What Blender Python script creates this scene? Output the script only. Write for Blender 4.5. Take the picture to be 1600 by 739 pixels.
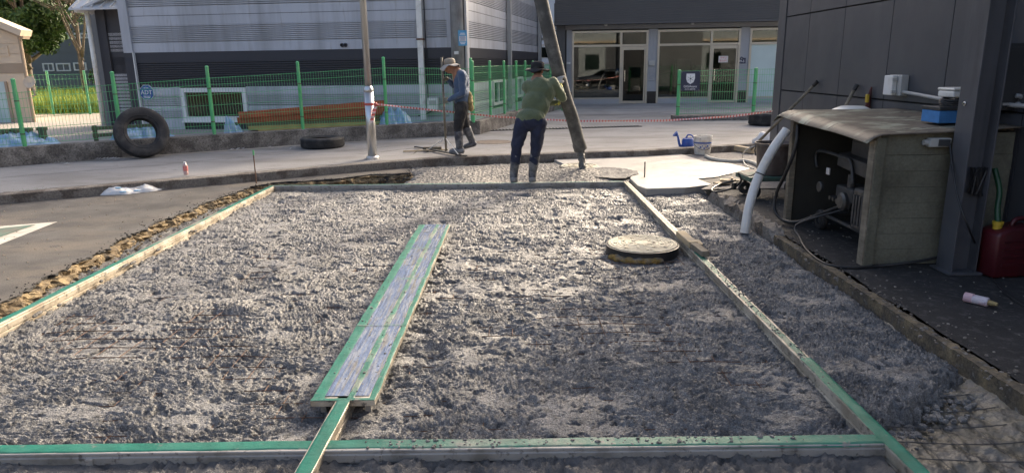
import bpy, bmesh, math, random
import numpy as np
from mathutils import Vector, Matrix, Quaternion
for o in list(bpy.data.objects): bpy.data.objects.remove(o, do_unlink=True)
scn = bpy.context.scene
COL = scn.collection
R = math.radians
random.seed(7)
rnd = random.Random(11)

# ------------------------------------------------------------ camera, sky, sun, exposure
F_PX, CX, CY, PITCH, ROLL, HC = 1080.0, 800.0, 369.5, R(14.0), 0.0140, 1.65
SUN_AZ, SUN_EL = R(31.0), R(23.0)
cam_d = bpy.data.cameras.new('camera'); cam = bpy.data.objects.new('camera', cam_d); COL.objects.link(cam)
cam_d.sensor_width = 36.0; cam_d.lens = 36.0*F_PX/1600.0; cam_d.clip_start = 0.05; cam_d.clip_end = 2000.0
cam.location = (0, 0, HC)
fw = Vector((0, math.cos(PITCH), -math.sin(PITCH))); up0 = Vector((0, math.sin(PITCH), math.cos(PITCH))); rt0 = Vector((1, 0, 0))
upv = up0*math.cos(ROLL) + rt0*math.sin(ROLL)
rtv = rt0*math.cos(ROLL) - up0*math.sin(ROLL)
cam.matrix_world = Matrix(((rtv.x, upv.x, -fw.x, 0), (rtv.y, upv.y, -fw.y, 0), (rtv.z, upv.z, -fw.z, HC), (0, 0, 0, 1)))
scn.camera = cam

w = bpy.data.worlds.new('World'); scn.world = w; w.use_nodes = True
wn = w.node_tree.nodes; wl = w.node_tree.links; wn.clear()
wo = wn.new('ShaderNodeOutputWorld'); wb = wn.new('ShaderNodeBackground'); sk = wn.new('ShaderNodeTexSky')
sk.sky_type = 'NISHITA'; sk.sun_disc = False; sk.sun_elevation = SUN_EL; sk.sun_rotation = SUN_AZ
sk.air_density = 0.7; sk.dust_density = 9.0; sk.ozone_density = 0.2
wb.inputs['Strength'].default_value = 0.15
wl.new(sk.outputs[0], wb.inputs[0]); wl.new(wb.outputs[0], wo.inputs[0])
sd = bpy.data.lights.new('sun', 'SUN'); sd.energy = 1.65; sd.angle = R(6.0); sd.color = (1.0, 0.85, 0.66)
sun = bpy.data.objects.new('sun', sd); COL.objects.link(sun)
sdir = Vector((math.sin(SUN_AZ)*math.cos(SUN_EL), math.cos(SUN_AZ)*math.cos(SUN_EL), math.sin(SUN_EL)))
sun.rotation_euler = (-sdir).to_track_quat('-Z', 'Y').to_euler(); sun.location = (10, 15, 20)
scn.view_settings.view_transform = 'Standard'; scn.view_settings.look = 'None'
scn.view_settings.exposure = 1.6; scn.view_settings.gamma = 1.0; scn.view_settings.use_curve_mapping = False

# ------------------------------------------------------------ photo pixel -> direction -> point on the thing it touches
def ray(u, v):
    a, b = u-CX, v-CY; c, s = math.cos(ROLL), math.sin(ROLL)
    x = (a*c-b*s)/F_PX; y = -(a*s+b*c)/F_PX
    return Vector((x, math.cos(PITCH)+y*math.sin(PITCH), -math.sin(PITCH)+y*math.cos(PITCH)))
def P(u, v, z=0.0):
    d = ray(u, v); t = (z-HC)/d.z; return Vector((d.x*t, d.y*t, z))
def PY(u, v, Y):
    d = ray(u, v); t = Y/d.y; return Vector((d.x*t, Y, HC+d.z*t))
def PX(u, v, X):
    d = ray(u, v); t = X/d.x; return Vector((X, d.y*t, HC+d.z*t))
def PV(u, v, p, d):
    """point on the vertical plane through p along horizontal direction d: (s, z, xyz)"""
    r = ray(u, v); det = r.x*(-d[1])+r.y*d[0]
    t = (p[0]*(-d[1])+p[1]*d[0])/det
    q = Vector((r.x*t, r.y*t, HC+r.z*t))
    return (q.x-p[0])*d[0]+(q.y-p[1])*d[1], q.z, q

# ------------------------------------------------------------ mesh helpers
class MB:
    def __init__(s): s.v = []; s.f = []; s.mi = []
    def add(s, vs, fs, mi=0):
        o = len(s.v); s.v += [tuple(x) for x in vs]
        for f in fs: s.f.append(tuple(i+o for i in f)); s.mi.append(mi)
        return s
    def hexa(s, p, mi=0):
        return s.add(p, [(0,3,2,1),(4,5,6,7),(0,1,5,4),(1,2,6,5),(2,3,7,6),(3,0,4,7)], mi)
    def box(s, c, d, rz=0, mi=0, M=None):
        x, y, z = d[0]/2, d[1]/2, d[2]/2
        ps = [Vector(q) for q in ((-x,-y,-z),(x,-y,-z),(x,y,-z),(-x,y,-z),(-x,-y,z),(x,-y,z),(x,y,z),(-x,y,z))]
        if M is None: M = Matrix.Rotation(rz, 3, 'Z')
        return s.hexa([M@q+Vector(c) for q in ps], mi)
    def b2(s, lo, hi, mi=0):
        return s.box([(a+b)/2 for a, b in zip(lo, hi)], [abs(b-a) for a, b in zip(lo, hi)], 0, mi)
    def bar(s, p, q, wd, ht, up=(0,0,1), mi=0):
        p, q = Vector(p), Vector(q); d = (q-p).normalized(); up = Vector(up)
        sd_ = d.cross(up)
        if sd_.length < 1e-5: sd_ = Vector((1,0,0))
        sd_.normalize(); u = sd_.cross(d)
        a, b = sd_*wd/2, u*ht/2
        return s.hexa([p-a-b, p+a-b, q+a-b, q-a-b, p-a+b, p+a+b, q+a+b, q-a+b], mi)
    def tube(s, pts, r, n=8, cap=True, mi=0):
        pts = [Vector(p) for p in pts]; m = len(pts)
        rs = r if isinstance(r, (list, tuple)) else [r]*m
        vs = []; fs = []; t0 = (pts[1]-pts[0]).normalized()
        a = t0.cross(Vector((0,0,1)));
        if a.length < 1e-3: a = t0.cross(Vector((1,0,0)))
        a.normalize()
        for i, p in enumerate(pts):
            t = (pts[min(i+1,m-1)]-pts[max(i-1,0)]).normalized()
            a = (a-t*a.dot(t)).normalized(); b = t.cross(a)
            for k in range(n):
                an = 2*math.pi*k/n; vs.append(p+(a*math.cos(an)+b*math.sin(an))*rs[i])
        for i in range(m-1):
            for k in range(n):
                k2 = (k+1) % n; fs.append((i*n+k, i*n+k2, (i+1)*n+k2, (i+1)*n+k))
        if cap: fs.append(tuple(reversed(range(n)))); fs.append(tuple(range((m-1)*n, m*n)))
        return s.add(vs, fs, mi)
    def lathe(s, prof, c=(0,0,0), n=24, M=None, mi=0, closed=False):
        """prof: list of (r, z); revolved about z"""
        vs = []; fs = []; m = len(prof); c = Vector(c)
        for (r_, z) in prof:
            for k in range(n):
                an = 2*math.pi*k/n; q = Vector((r_*math.cos(an), r_*math.sin(an), z))
                vs.append((M@q if M else q)+c)
        for i in range(m if closed else m-1):
            j = (i+1) % m
            for k in range(n):
                k2 = (k+1) % n; fs.append((i*n+k, i*n+k2, j*n+k2, j*n+k))
        if not closed:
            if prof[0][0] > 1e-6: fs.append(tuple(reversed(range(n))))
            if prof[-1][0] > 1e-6: fs.append(tuple(range((m-1)*n, m*n)))
        return s.add(vs, fs, mi)
    def prism(s, poly, z0, z1, mi=0, M=None):
        n = len(poly); vs = [Vector((x, y, z0)) for x, y in poly]+[Vector((x, y, z1)) for x, y in poly]
        if M: vs = [M@q for q in vs]
        fs = [tuple(reversed(range(n))), tuple(range(n, 2*n))]+[(i, (i+1) % n, n+(i+1) % n, n+i) for i in range(n)]
        return s.add(vs, fs, mi)
    def sphere(s, c, r, n=12, m=8, mi=0):
        rr = r if isinstance(r, (list, tuple)) else (r, r, r)
        vs = [Vector((0,0,-1))]; fs = []
        for i in range(1, m):
            a = -math.pi/2+math.pi*i/m
            for k in range(n):
                b = 2*math.pi*k/n; vs.append(Vector((math.cos(a)*math.cos(b), math.cos(a)*math.sin(b), math.sin(a))))
        vs.append(Vector((0,0,1))); L = len(vs)-1
        for k in range(n):
            k2 = (k+1) % n; fs.append((0, 1+k2, 1+k)); fs.append((L, L-n+k, L-n+k2))
            for i in range(m-2): fs.append((1+i*n+k, 1+i*n+k2, 1+(i+1)*n+k2, 1+(i+1)*n+k))
        return s.add([Vector((q.x*rr[0], q.y*rr[1], q.z*rr[2]))+Vector(c) for q in vs], fs, mi)
    def quad(s, a, b, c, d, mi=0): return s.add([a, b, c, d], [(0,1,2,3)], mi)
    def build(s, name, mat, parent=None, smooth=False, bevel=0, kind=None, auto=None):
        me = bpy.data.meshes.new(name); me.from_pydata(s.v, [], s.f)
        mats = mat if isinstance(mat, (list, tuple)) else [mat]
        for m in mats: me.materials.append(m)
        if len(mats) > 1: me.polygons.foreach_set('material_index', s.mi)
        bm = bmesh.new(); bm.from_mesh(me); bmesh.ops.recalc_face_normals(bm, faces=bm.faces); bm.to_mesh(me); bm.free()
        if smooth or auto:
            me.polygons.foreach_set('use_smooth', [True]*len(me.polygons))
            if auto: me.set_sharp_from_angle(angle=R(auto))
        me.update()
        return link(name, me, parent, bevel, kind)
def link(name, me, parent=None, bevel=0, kind=None):
    o = bpy.data.objects.new(name, me); COL.objects.link(o)
    if parent is not None:
        o.parent = parent; off = parent.get('_w')
        if off is not None: o.location = (-off[0], -off[1], -off[2])
    if bevel:
        b = o.modifiers.new('bevel', 'BEVEL'); b.width = bevel; b.segments = 2; b.limit_method = 'ANGLE'; b.angle_limit = R(40)
    if kind: o['kind'] = kind
    return o
def tag(o, label, cat, group=None):
    o['label'] = label; o['category'] = cat
    if group: o['group'] = group
    return o
def thing(name, label, cat, loc=(0,0,0), rz=0, group=None, world=False):
    """an Empty at the thing's base; world=True: its parts are given in world coordinates"""
    o = bpy.data.objects.new(name, None); COL.objects.link(o); o.location = loc; o.rotation_euler = (0,0,rz)
    o.empty_display_size = 0.2
    if world: OFF[o.name] = tuple(loc); o['_w'] = tuple(loc)
    return tag(o, label, cat, group)
OFF = {}
def struct(name, mb, mat, **k):
    return mb.build(name, mat, kind='structure', **k)
def copy_tree(o, parent=None):
    c = o.copy(); COL.objects.link(c); c.parent = parent
    for ch in [x for x in bpy.data.objects if x.parent == o]: copy_tree(ch, c)
    return c
def spline(pts, n=8):
    pts = [Vector(p) for p in pts]; q = [2*pts[0]-pts[1]]+pts+[2*pts[-1]-pts[-2]]; out = []
    for i in range(1, len(q)-2):
        for k in range(n):
            t = k/n; a, b, c, d = q[i-1], q[i], q[i+1], q[i+2]
            out.append(0.5*((2*b)+(c-a)*t+(2*a-5*b+4*c-d)*t*t+(3*b-a-3*c+d)*t**3))
    return out+[pts[-1]]
def frame_of(o, x, z=None):
    """matrix with columns x, y, z(up) at o"""
    x = Vector(x).normalized(); z = Vector(z or (0,0,1)).normalized(); y = z.cross(x).normalized(); z = x.cross(y)
    return Matrix(((x.x, y.x, z.x, o[0]), (x.y, y.y, z.y, o[1]), (x.z, y.z, z.z, o[2]), (0,0,0,1)))
def text(name, s, size, mat, M, parent=None, ext=0.002, align='CENTER', sx=1.0):
    """flat lettering in the local XZ plane of M, reading along +X and facing -Y"""
    cu = bpy.data.curves.new('t', 'FONT'); cu.body = s; cu.size = size; cu.extrude = ext; cu.align_x = align; cu.align_y = 'CENTER'; cu.resolution_u = 2
    t = bpy.data.objects.new('t', cu); COL.objects.link(t)
    dg = bpy.context.evaluated_depsgraph_get(); me = bpy.data.meshes.new_from_object(t.evaluated_get(dg))
    bpy.data.objects.remove(t); bpy.data.curves.remove(cu)
    me.transform(M@Matrix.Rotation(R(90), 4, 'X')@Matrix.Diagonal((sx, 1, 1, 1)))
    me.materials.clear(); me.materials.append(mat); me.name = name
    return link(name, me, parent)
def apply_mods(o):
    dg = bpy.context.evaluated_depsgraph_get(); me = bpy.data.meshes.new_from_object(o.evaluated_get(dg))
    old = o.data; o.modifiers.clear(); o.data = me; bpy.data.meshes.remove(old); return o

# ------------------------------------------------------------ numpy noise
_rs = np.random.RandomState(5)
_perm = _rs.permutation(256); _perm = np.concatenate([_perm, _perm, _perm])
_gr = np.stack([np.cos(np.arange(256)/256*2*np.pi*7.3), np.sin(np.arange(256)/256*2*np.pi*7.3)], 1)
def gn(x, y, seed=0):
    xi = np.floor(x).astype(int); yi = np.floor(y).astype(int); xf = x-xi; yf = y-yi
    xi &= 255; yi &= 255
    def g(ix, iy, dx, dy):
        h = _perm[(_perm[(ix+seed*17) & 255]+iy) & 511] & 255
        return _gr[h, 0]*dx+_gr[h, 1]*dy
    u = xf*xf*xf*(xf*(xf*6-15)+10); v = yf*yf*yf*(yf*(yf*6-15)+10)
    a = g(xi, yi, xf, yf); b = g((xi+1) & 255, yi, xf-1, yf); c = g(xi, (yi+1) & 255, xf, yf-1); d = g((xi+1) & 255, (yi+1) & 255, xf-1, yf-1)
    return (a+(b-a)*u)+((c+(d-c)*u)-(a+(b-a)*u))*v
def fbm(x, y, o=4, seed=0, gain=.5):
    s = 0; a = 1.0; f = 1.0
    for i in range(o): s = s+a*gn(x*f, y*f, seed+i); a *= gain; f *= 2.03
    return s
def ridge(x, y, o=3, seed=0):
    s = 0; a = 1.0; f = 1.0
    for i in range(o): s = s+a*(1-2*np.abs(gn(x*f, y*f, seed+i))*1.4); a *= .5; f *= 2.1
    return s
def sstep(a, b, x):
    t = np.clip((x-a)/(b-a), 0, 1); return t*t*(3-2*t)
def grid_mesh(name, X, Y, Z, mat, keep=None, parent=None, kind=None, smooth=True):
    ny, nx = X.shape
    co = np.stack([X, Y, Z], 2).reshape(-1, 3)
    i = np.arange(ny-1)[:, None]*nx+np.arange(nx-1)[None, :]
    q = np.stack([i, i+1, i+nx+1, i+nx], 2).reshape(-1, 4)
    if keep is not None:
        kk = keep.reshape(-1); q = q[kk[q].all(1)]
        used = np.zeros(len(co), bool); used[q.ravel()] = True
        mp = np.cumsum(used)-1; co = co[used]; q = mp[q]
    me = bpy.data.meshes.new(name); me.vertices.add(len(co)); me.vertices.foreach_set('co', co.ravel().astype(np.float32))
    me.loops.add(q.size); me.loops.foreach_set('vertex_index', q.ravel().astype(np.int32))
    me.polygons.add(len(q)); me.polygons.foreach_set('loop_start', (np.arange(len(q))*4).astype(np.int32))
    me.polygons.foreach_set('loop_total', np.full(len(q), 4, np.int32))
    me.polygons.foreach_set('use_smooth', np.full(len(q), smooth))
    me.materials.append(mat); me.update(calc_edges=True); me.validate()
    return link(name, me, parent, 0, kind)

# ------------------------------------------------------------ materials
def mk(name, col, rough=.7, var=.2, vs=5.0, metal=0.0, bump=0.0, bs=60.0, dirt=None, ds=3.0, damt=.5, dsoft=.12, spec=.5, coat=0.0,
       stretch=(1,1,1), dstretch=(1,1,1), rvar=0.0, dirt2=None, ds2=20.0, damt2=.4, sheen=0.0, trans=0.0, dist=0.004, grain=0.0, gamt=.3):
    m = bpy.data.materials.new(name); m.use_nodes = True; nt = m.node_tree; N = nt.nodes; L = nt.links
    b = N['Principled BSDF']; tc = N.new('ShaderNodeTexCoord')
    def mapped(st):
        if st == (1,1,1): return tc.outputs['Object']
        mp = N.new('ShaderNodeMapping'); mp.inputs['Scale'].default_value = st; L.new(tc.outputs['Object'], mp.inputs[0]); return mp.outputs[0]
    def noise(sc, st=(1,1,1), det=6.0, ro=.6):
        n = N.new('ShaderNodeTexNoise'); n.inputs['Scale'].default_value = sc; n.inputs['Detail'].default_value = det; n.inputs['Roughness'].default_value = ro
        L.new(mapped(st), n.inputs['Vector']); return n.outputs['Fac']
    def ramp(fac, a, b_, c0=(0,0,0,1), c1=(1,1,1,1)):
        r = N.new('ShaderNodeValToRGB'); r.color_ramp.elements[0].position = a; r.color_ramp.elements[1].position = b_
        r.color_ramp.elements[0].color = c0; r.color_ramp.elements[1].color = c1; L.new(fac, r.inputs[0]); return r.outputs[0]
    def mix(f, a, b_):
        x = N.new('ShaderNodeMix'); x.data_type = 'RGBA'; L.new(f, x.inputs['Factor'])
        for s_, v in ((x.inputs[6], a), (x.inputs[7], b_)):
            if hasattr(v, 'is_output'): L.new(v, s_)
            else: s_.default_value = (*v, 1)
        return x.outputs[2]
    n0 = noise(vs, stretch)
    lo = tuple(max(0, c*(1-var)) for c in col); hi = tuple(min(1, c*(1+var)) for c in col)
    c = ramp(n0, .3, .7, (*lo, 1), (*hi, 1))
    if dirt: c = mix(ramp(noise(ds, dstretch), 1-damt-dsoft, 1-damt+dsoft), c, dirt)
    if dirt2: c = mix(ramp(noise(ds2, dstretch), 1-damt2-.05, 1-damt2+.05), c, dirt2)
    if grain:
        gm_ = N.new('ShaderNodeMix'); gm_.data_type = 'RGBA'; gm_.blend_type = 'MULTIPLY'; gm_.inputs['Factor'].default_value = 1.0
        g0, g1 = 1-gamt, 1+gamt; L.new(c, gm_.inputs[6]); L.new(ramp(noise(grain, (1,1,1), 3.0, .7), .35, .65, (g0,g0,g0,1), (g1,g1,g1,1)), gm_.inputs[7]); c = gm_.outputs[2]
    L.new(c, b.inputs['Base Color'])
    b.inputs['Metallic'].default_value = metal; b.inputs['Specular IOR Level'].default_value = spec
    b.inputs['Coat Weight'].default_value = coat
    if sheen: b.inputs['Sheen Weight'].default_value = sheen
    if trans: b.inputs['Transmission Weight'].default_value = trans
    if rvar:
        mr = N.new('ShaderNodeMapRange'); mr.inputs[1].default_value = .3; mr.inputs[2].default_value = .7
        mr.inputs[3].default_value = max(.03, rough-rvar); mr.inputs[4].default_value = min(1, rough+rvar)
        L.new(noise(vs*1.7, stretch), mr.inputs[0]); L.new(mr.outputs[0], b.inputs['Roughness'])
    else: b.inputs['Roughness'].default_value = rough
    if bump:
        bp = N.new('ShaderNodeBump'); bp.inputs['Strength'].default_value = bump; bp.inputs['Distance'].default_value = dist
        L.new(noise(bs, (1,1,1), 8.0, .65), bp.inputs['Height']); L.new(bp.outputs[0], b.inputs['Normal'])
    return m
def mglass(name, tint=(.55,.62,.62), refl=1.0):
    m = bpy.data.materials.new(name); m.use_nodes = True; nt = m.node_tree; N = nt.nodes; L = nt.links; N.clear()
    out = N.new('ShaderNodeOutputMaterial'); mx = N.new('ShaderNodeMixShader'); t = N.new('ShaderNodeBsdfTransparent'); g = N.new('ShaderNodeBsdfGlossy')
    fr = N.new('ShaderNodeFresnel'); fr.inputs[0].default_value = 1.35+.3*refl
    t.inputs[0].default_value = (*tint, 1); g.inputs['Roughness'].default_value = .02; g.inputs[0].default_value = (.9,.95,.95,1)
    L.new(fr.outputs[0], mx.inputs[0]); L.new(t.outputs[0], mx.inputs[1]); L.new(g.outputs[0], mx.inputs[2]); L.new(mx.outputs[0], out.inputs[0])
    return m
M = {}
M['wet'] = mk('wet concrete', (.178,.178,.177), .53, .34, 5.0, bump=1.0, bs=110, rvar=.18, grain=130, gamt=.45, dirt=(.265,.26,.25), ds=6, damt=.44, dirt2=(.085,.085,.085), ds2=19, damt2=.41, spec=.55, dist=.016)
M['wetdark'] = mk('wet dark concrete', (.105,.104,.103), .7, .3, 4, bump=1.0, bs=70, rvar=.15, spec=.5, dist=.012)
M['gravel'] = mk('fresh gravelly concrete', (.19,.178,.16), .68, .5, 26, bump=1.0, bs=45, rvar=.15, dist=.015)
M['slab'] = mk('new trowelled concrete', (.40,.38,.345), .42, .07, 2.2, bump=.10, bs=40, rvar=.12, dirt=(.34,.325,.295), ds=1.6, damt=.40, spec=.5, grain=50, gamt=.06)
M['asphalt'] = mk('dusty worn asphalt', (.085,.080,.074), .92, .38, 2.2, bump=.55, bs=140, dirt=(.135,.116,.094), ds=.9, damt=.44, dsoft=.10, dirt2=(.07,.065,.062), ds2=4.0, damt2=.40, dstretch=(.8,1.25,1), grain=90, gamt=.38)
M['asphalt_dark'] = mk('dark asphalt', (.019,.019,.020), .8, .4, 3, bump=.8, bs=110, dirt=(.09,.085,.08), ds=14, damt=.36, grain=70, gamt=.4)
M['road'] = mk('concrete road', (.25,.245,.24), .8, .12, .8, bump=.25, bs=120, dirt=(.19,.183,.175), ds=1.1, damt=.46, dsoft=.07, dirt2=(.155,.147,.138), ds2=7, damt2=.36, dstretch=(.5,1.2,1), grain=60, gamt=.16)
M['yard'] = mk('pale yard concrete', (.34,.31,.27), .85, .12, .8, bump=.2, bs=60, dirt=(.33,.30,.26), ds=.7, damt=.4)
M['kerb'] = mk('kerb concrete', (.235,.21,.18), .85, .3, 4, bump=.8, bs=60, dirt=(.115,.095,.078), ds=4, damt=.48, dsoft=.06, dirt2=(.07,.062,.055), ds2=22, damt2=.36, dist=.01, grain=50, gamt=.3)
M['wallc'] = mk('old pitted wall concrete', (.215,.195,.17), .9, .3, 3.5, bump=1.0, bs=34, dirt=(.11,.098,.085), ds=3.0, damt=.48, dsoft=.07, dirt2=(.055,.05,.045), ds2=30, damt2=.37, dist=.018, grain=40, gamt=.35)
M['soil'] = mk('soil base', (.13,.10,.075), .95, .35, 4, bump=.9, bs=40)
M['edge'] = mk('yellow broken edge', (.33,.25,.14), .95, .35, 7, bump=1.0, bs=30, dirt=(.13,.10,.065), ds=9, damt=.52, dirt2=(.05,.048,.046), ds2=6, damt2=.38, dist=.02)
M['galv'] = mk('muddy cream steel form', (.52,.47,.38), .5, .15, 6, bump=.3, bs=60, dirt=(.27,.225,.165), ds=5, damt=.50, dirt2=(.13,.12,.105), ds2=28, damt2=.40, metal=.15)
M['galvg'] = mk('grey muddy steel form', (.36,.35,.33), .5, .15, 6, bump=.3, bs=60, dirt=(.20,.19,.17), ds=6, damt=.46, dirt2=(.11,.10,.095), ds2=26, damt2=.38, metal=.15)
M['tape'] = mk('green form tape', (.009,.145,.098), .5, .3, 9, bump=.4, bs=16, dirt=(.045,.19,.14), ds=5, damt=.43, dirt2=(.20,.195,.175), ds2=14, damt2=.33, stretch=(1,1,1), spec=.35, dist=.012)
M['tapemud'] = mk('muddy green form tape', (.012,.145,.098), .5, .3, 9, bump=.5, bs=20, dirt=(.29,.275,.225), ds=2.6, damt=.42, dirt2=(.20,.19,.17), ds2=20, damt2=.38, dist=.012)
M['film'] = mk('blue plastic film', (.11,.16,.27), .22, .45, 5, bump=.8, bs=26, dirt=(.24,.27,.32), ds=4, damt=.46, dsoft=.05, dirt2=(.20,.19,.165), ds2=3, damt2=.42, stretch=(14,.6,1), dstretch=(12,.9,1), spec=.7, dist=.01)
M['rust'] = mk('rusty wire', (.14,.075,.045), .8, .4, 12)
M['steelwire'] = mk('dark wire', (.06,.055,.05), .6, .3, 10)
M['castiron'] = mk('cast iron', (.035,.035,.035), .5, .3, 12, bump=.5, bs=70, metal=.4)
M['cover'] = mk('dusty cast cover', (.60,.55,.42), .75, .16, 9, bump=.5, bs=110, dirt=(.36,.32,.24), ds=14, damt=.45, dirt2=(.10,.09,.075), ds2=30, damt2=.30)
M['foam'] = mk('yellow foam', (.30,.19,.05), .9, .4, 20, bump=1, bs=60, dirt=(.17,.165,.155), ds=11, damt=.46, dist=.015)
M['siding'] = mk('pale grey siding', (.50,.515,.55), .5, .04, .7, dirt=(.35,.355,.375), ds=1.2, damt=.42, dirt2=(.40,.40,.41), ds2=5, damt2=.38, dstretch=(2,2,.22), spec=.4)
M['siding_dark'] = mk('navy siding', (.042,.043,.052), .5, .08, 1.0, spec=.4)
M['whitepaint'] = mk('white paint', (.74,.74,.72), .5, .05, 3, dirt=(.55,.53,.48), ds=3, damt=.35)
M['pvc'] = mk('white plastic pipe', (.78,.77,.72), .35, .06, 4, dirt=(.5,.46,.4), ds=5, damt=.36)
M['glass'] = mglass('window glass')
M['glassdark'] = mglass('dark window glass', (.30,.36,.33), .6)
M['shopglass'] = mglass('shop glass', (.46,.52,.51), 1.6)
M['frosted'] = mk('frosted glass film', (.50,.62,.62), .25, .05, 2, spec=.6)
M['alu'] = mk('champagne aluminium', (.46,.43,.37), .35, .06, 4, metal=.6)
M['dark_room'] = mk('dim interior', (.10,.10,.095), .9, .2, 2)
M['grey_room'] = mk('interior grey', (.11,.12,.12), .9, .2, 1.5)
M['shopgrey'] = mk('shop grey panel', (.36,.37,.39), .5, .05, 1.2, spec=.4)
M['shopdark'] = mk('shop dark cladding', (.085,.085,.088), .5, .08, 1.0)
M['tile'] = mk('black tile', (.02,.02,.022), .25, .2, 6)
M['fence'] = mk('green fence paint', (.10,.45,.175), .45, .12, 4, dirt=(.16,.42,.2), ds=6, damt=.42)
M['fencefar'] = mk('far green fence paint', (.05,.26,.14), .5, .12, 4)
M['steel'] = mk('stainless steel', (.60,.60,.59), .36, .12, 3, metal=1.0, rvar=.08, dirt=(.45,.44,.42), ds=3, damt=.34, stretch=(1,1,.3))
M['polecon'] = mk('utility pole concrete', (.26,.255,.245), .9, .2, 5, bump=.4, bs=60, dirt=(.15,.145,.14), ds=4, damt=.42, dstretch=(2,2,.3))
M['rubber'] = mk('tyre rubber', (.022,.022,.024), .72, .35, 5, bump=.4, bs=60, dirt=(.075,.068,.06), ds=5, damt=.40)
M['bluesign'] = mk('blue sign', (.03,.10,.32), .4, .06, 4)
M['skysign'] = mk('light blue sign', (.10,.36,.60), .4, .08, 8)
M['navysign'] = mk('navy sign', (.028,.034,.07), .4, .1, 4)
M['white'] = mk('white print', (.80,.80,.80), .5, .03, 4)
M['paper'] = mk('paper', (.78,.72,.68), .7, .05, 6)
M['redprint'] = mk('red print', (.55,.05,.04), .6, .05, 4)
M['tarp'] = mk('pale blue tarp', (.22,.38,.56), .4, .22, 8, bump=.5, bs=16, dirt=(.42,.50,.58), ds=6, damt=.42, dist=.02)
M['orange'] = mk('red oxide steel', (.40,.085,.038), .6, .2, 4, dirt=(.22,.075,.04), ds=3, damt=.42)
M['yellowsteel'] = mk('dull yellow steel', (.38,.33,.13), .6, .2, 4)
M['olive'] = mk('olive steel', (.10,.12,.07), .7, .2, 4)
M['tan'] = mk('cream siding', (.66,.54,.40), .6, .05, 1.2)
M['tanband'] = mk('brown band siding', (.36,.28,.20), .6, .1, 1.5)
M['grass'] = mk('grass blades', (.24,.33,.04), .7, .4, .6)
M['weed'] = mk('weed', (.09,.17,.035), .7, .4, 3)
M['leaf'] = mk('tree leaves', (.055,.105,.028), .6, .5, .8)
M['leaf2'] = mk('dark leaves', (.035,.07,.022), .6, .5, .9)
M['bark'] = mk('bark', (.16,.13,.10), .9, .3, 6, bump=.6, bs=25)
M['warehouse'] = mk('slate warehouse', (.15,.16,.17), .6, .08, .5)
M['field'] = mk('field soil', (.16,.21,.05), .9, .4, 2)
M['panel'] = mk('charcoal wall panel', (.07,.073,.082), .42, .10, 1.6, dirt=(.086,.088,.096), ds=2.0, damt=.42, dstretch=(1,1.5,.5), spec=.5, rvar=.08)
M['seam'] = mk('panel joint', (.02,.02,.022), .8, .1, 5)
M['column'] = mk('dark painted steel', (.085,.088,.098), .42, .12, 3, bump=.15, bs=40, dirt=(.04,.04,.042), ds=3, damt=.40, dstretch=(2,2,.3))
M['shedwall'] = mk('weathered olive board', (.165,.16,.118), .75, .12, 3, bump=.3, bs=50, dirt=(.092,.086,.06), ds=2.6, damt=.46, dstretch=(1,1,.7), grain=45, gamt=.14)
M['shedroof'] = mk('weathered roof vinyl', (.34,.35,.26), .6, .15, 3, bump=.35, bs=30, dirt=(.135,.11,.08), ds=2.4, damt=.56, dsoft=.07, dirt2=(.07,.055,.04), ds2=7, damt2=.42, dstretch=(1,1.8,1))
M['timber'] = mk('old grey timber', (.23,.20,.15), .85, .3, 5, bump=.6, bs=40, stretch=(1,1,6), dirt=(.13,.11,.08), ds=5, damt=.45)
M['plank'] = mk('raw timber', (.46,.36,.22), .8, .2, 6, bump=.4, bs=40, dirt=(.30,.26,.20), ds=6, damt=.45)
M['machine'] = mk('oily black machine', (.05,.05,.051), .45, .4, 9, bump=.3, bs=40, dirt=(.07,.065,.06), ds=8, damt=.38)
M['machinegrey'] = mk('oily grey steel', (.12,.12,.12), .4, .3, 9, metal=.6, dirt=(.05,.05,.05), ds=9, damt=.45)
M['blackrub'] = mk('black rubber hose', (.02,.02,.021), .45, .3, 8, dirt=(.06,.058,.055), ds=12, damt=.36)
M['hose'] = mk('concrete stained hose', (.085,.085,.08), .7, .3, 5, bump=.5, bs=40, dirt=(.20,.195,.18), ds=5, damt=.40)
M['sludge'] = mk('falling concrete', (.12,.125,.12), .35, .3, 20, bump=1.0, bs=60, dist=.015)
M['greybox'] = mk('grey plastic box', (.42,.42,.40), .5, .06, 4)
M['conduit'] = mk('grey conduit', (.38,.38,.37), .5, .06, 4)
M['cabinet'] = mk('dark cabinet', (.045,.047,.05), .45, .1, 3)
M['bluebox'] = mk('blue foam box', (.06,.22,.50), .7, .15, 14, bump=.4, bs=60)
M['redcan'] = mk('red plastic', (.07,.006,.010), .42, .25, 4, dirt=(.045,.008,.01), ds=6, damt=.42)
M['greenhose'] = mk('green hose', (.012,.06,.026), .4, .2, 5)
M['yellow'] = mk('yellow plastic', (.5,.34,.03), .45, .15, 6)
M['brownbucket'] = mk('brown plastic', (.085,.062,.052), .5, .2, 5, dirt=(.16,.14,.12), ds=7, damt=.38)
M['dolly'] = mk('dark green board', (.045,.11,.085), .6, .2, 6, dirt=(.11,.12,.10), ds=7, damt=.42)
M['bluecan'] = mk('blue plastic', (.025,.085,.36), .4, .15, 5)
M['whitebucket'] = mk('stained white plastic', (.68,.66,.60), .5, .08, 8, dirt=(.42,.36,.28), ds=9, damt=.42, dirt2=(.2,.15,.1), ds2=26, damt2=.33)
M['sack'] = mk('white woven sack', (.70,.70,.69), .75, .1, 9, bump=.4, bs=90, dirt=(.50,.47,.42), ds=6, damt=.40)
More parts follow.
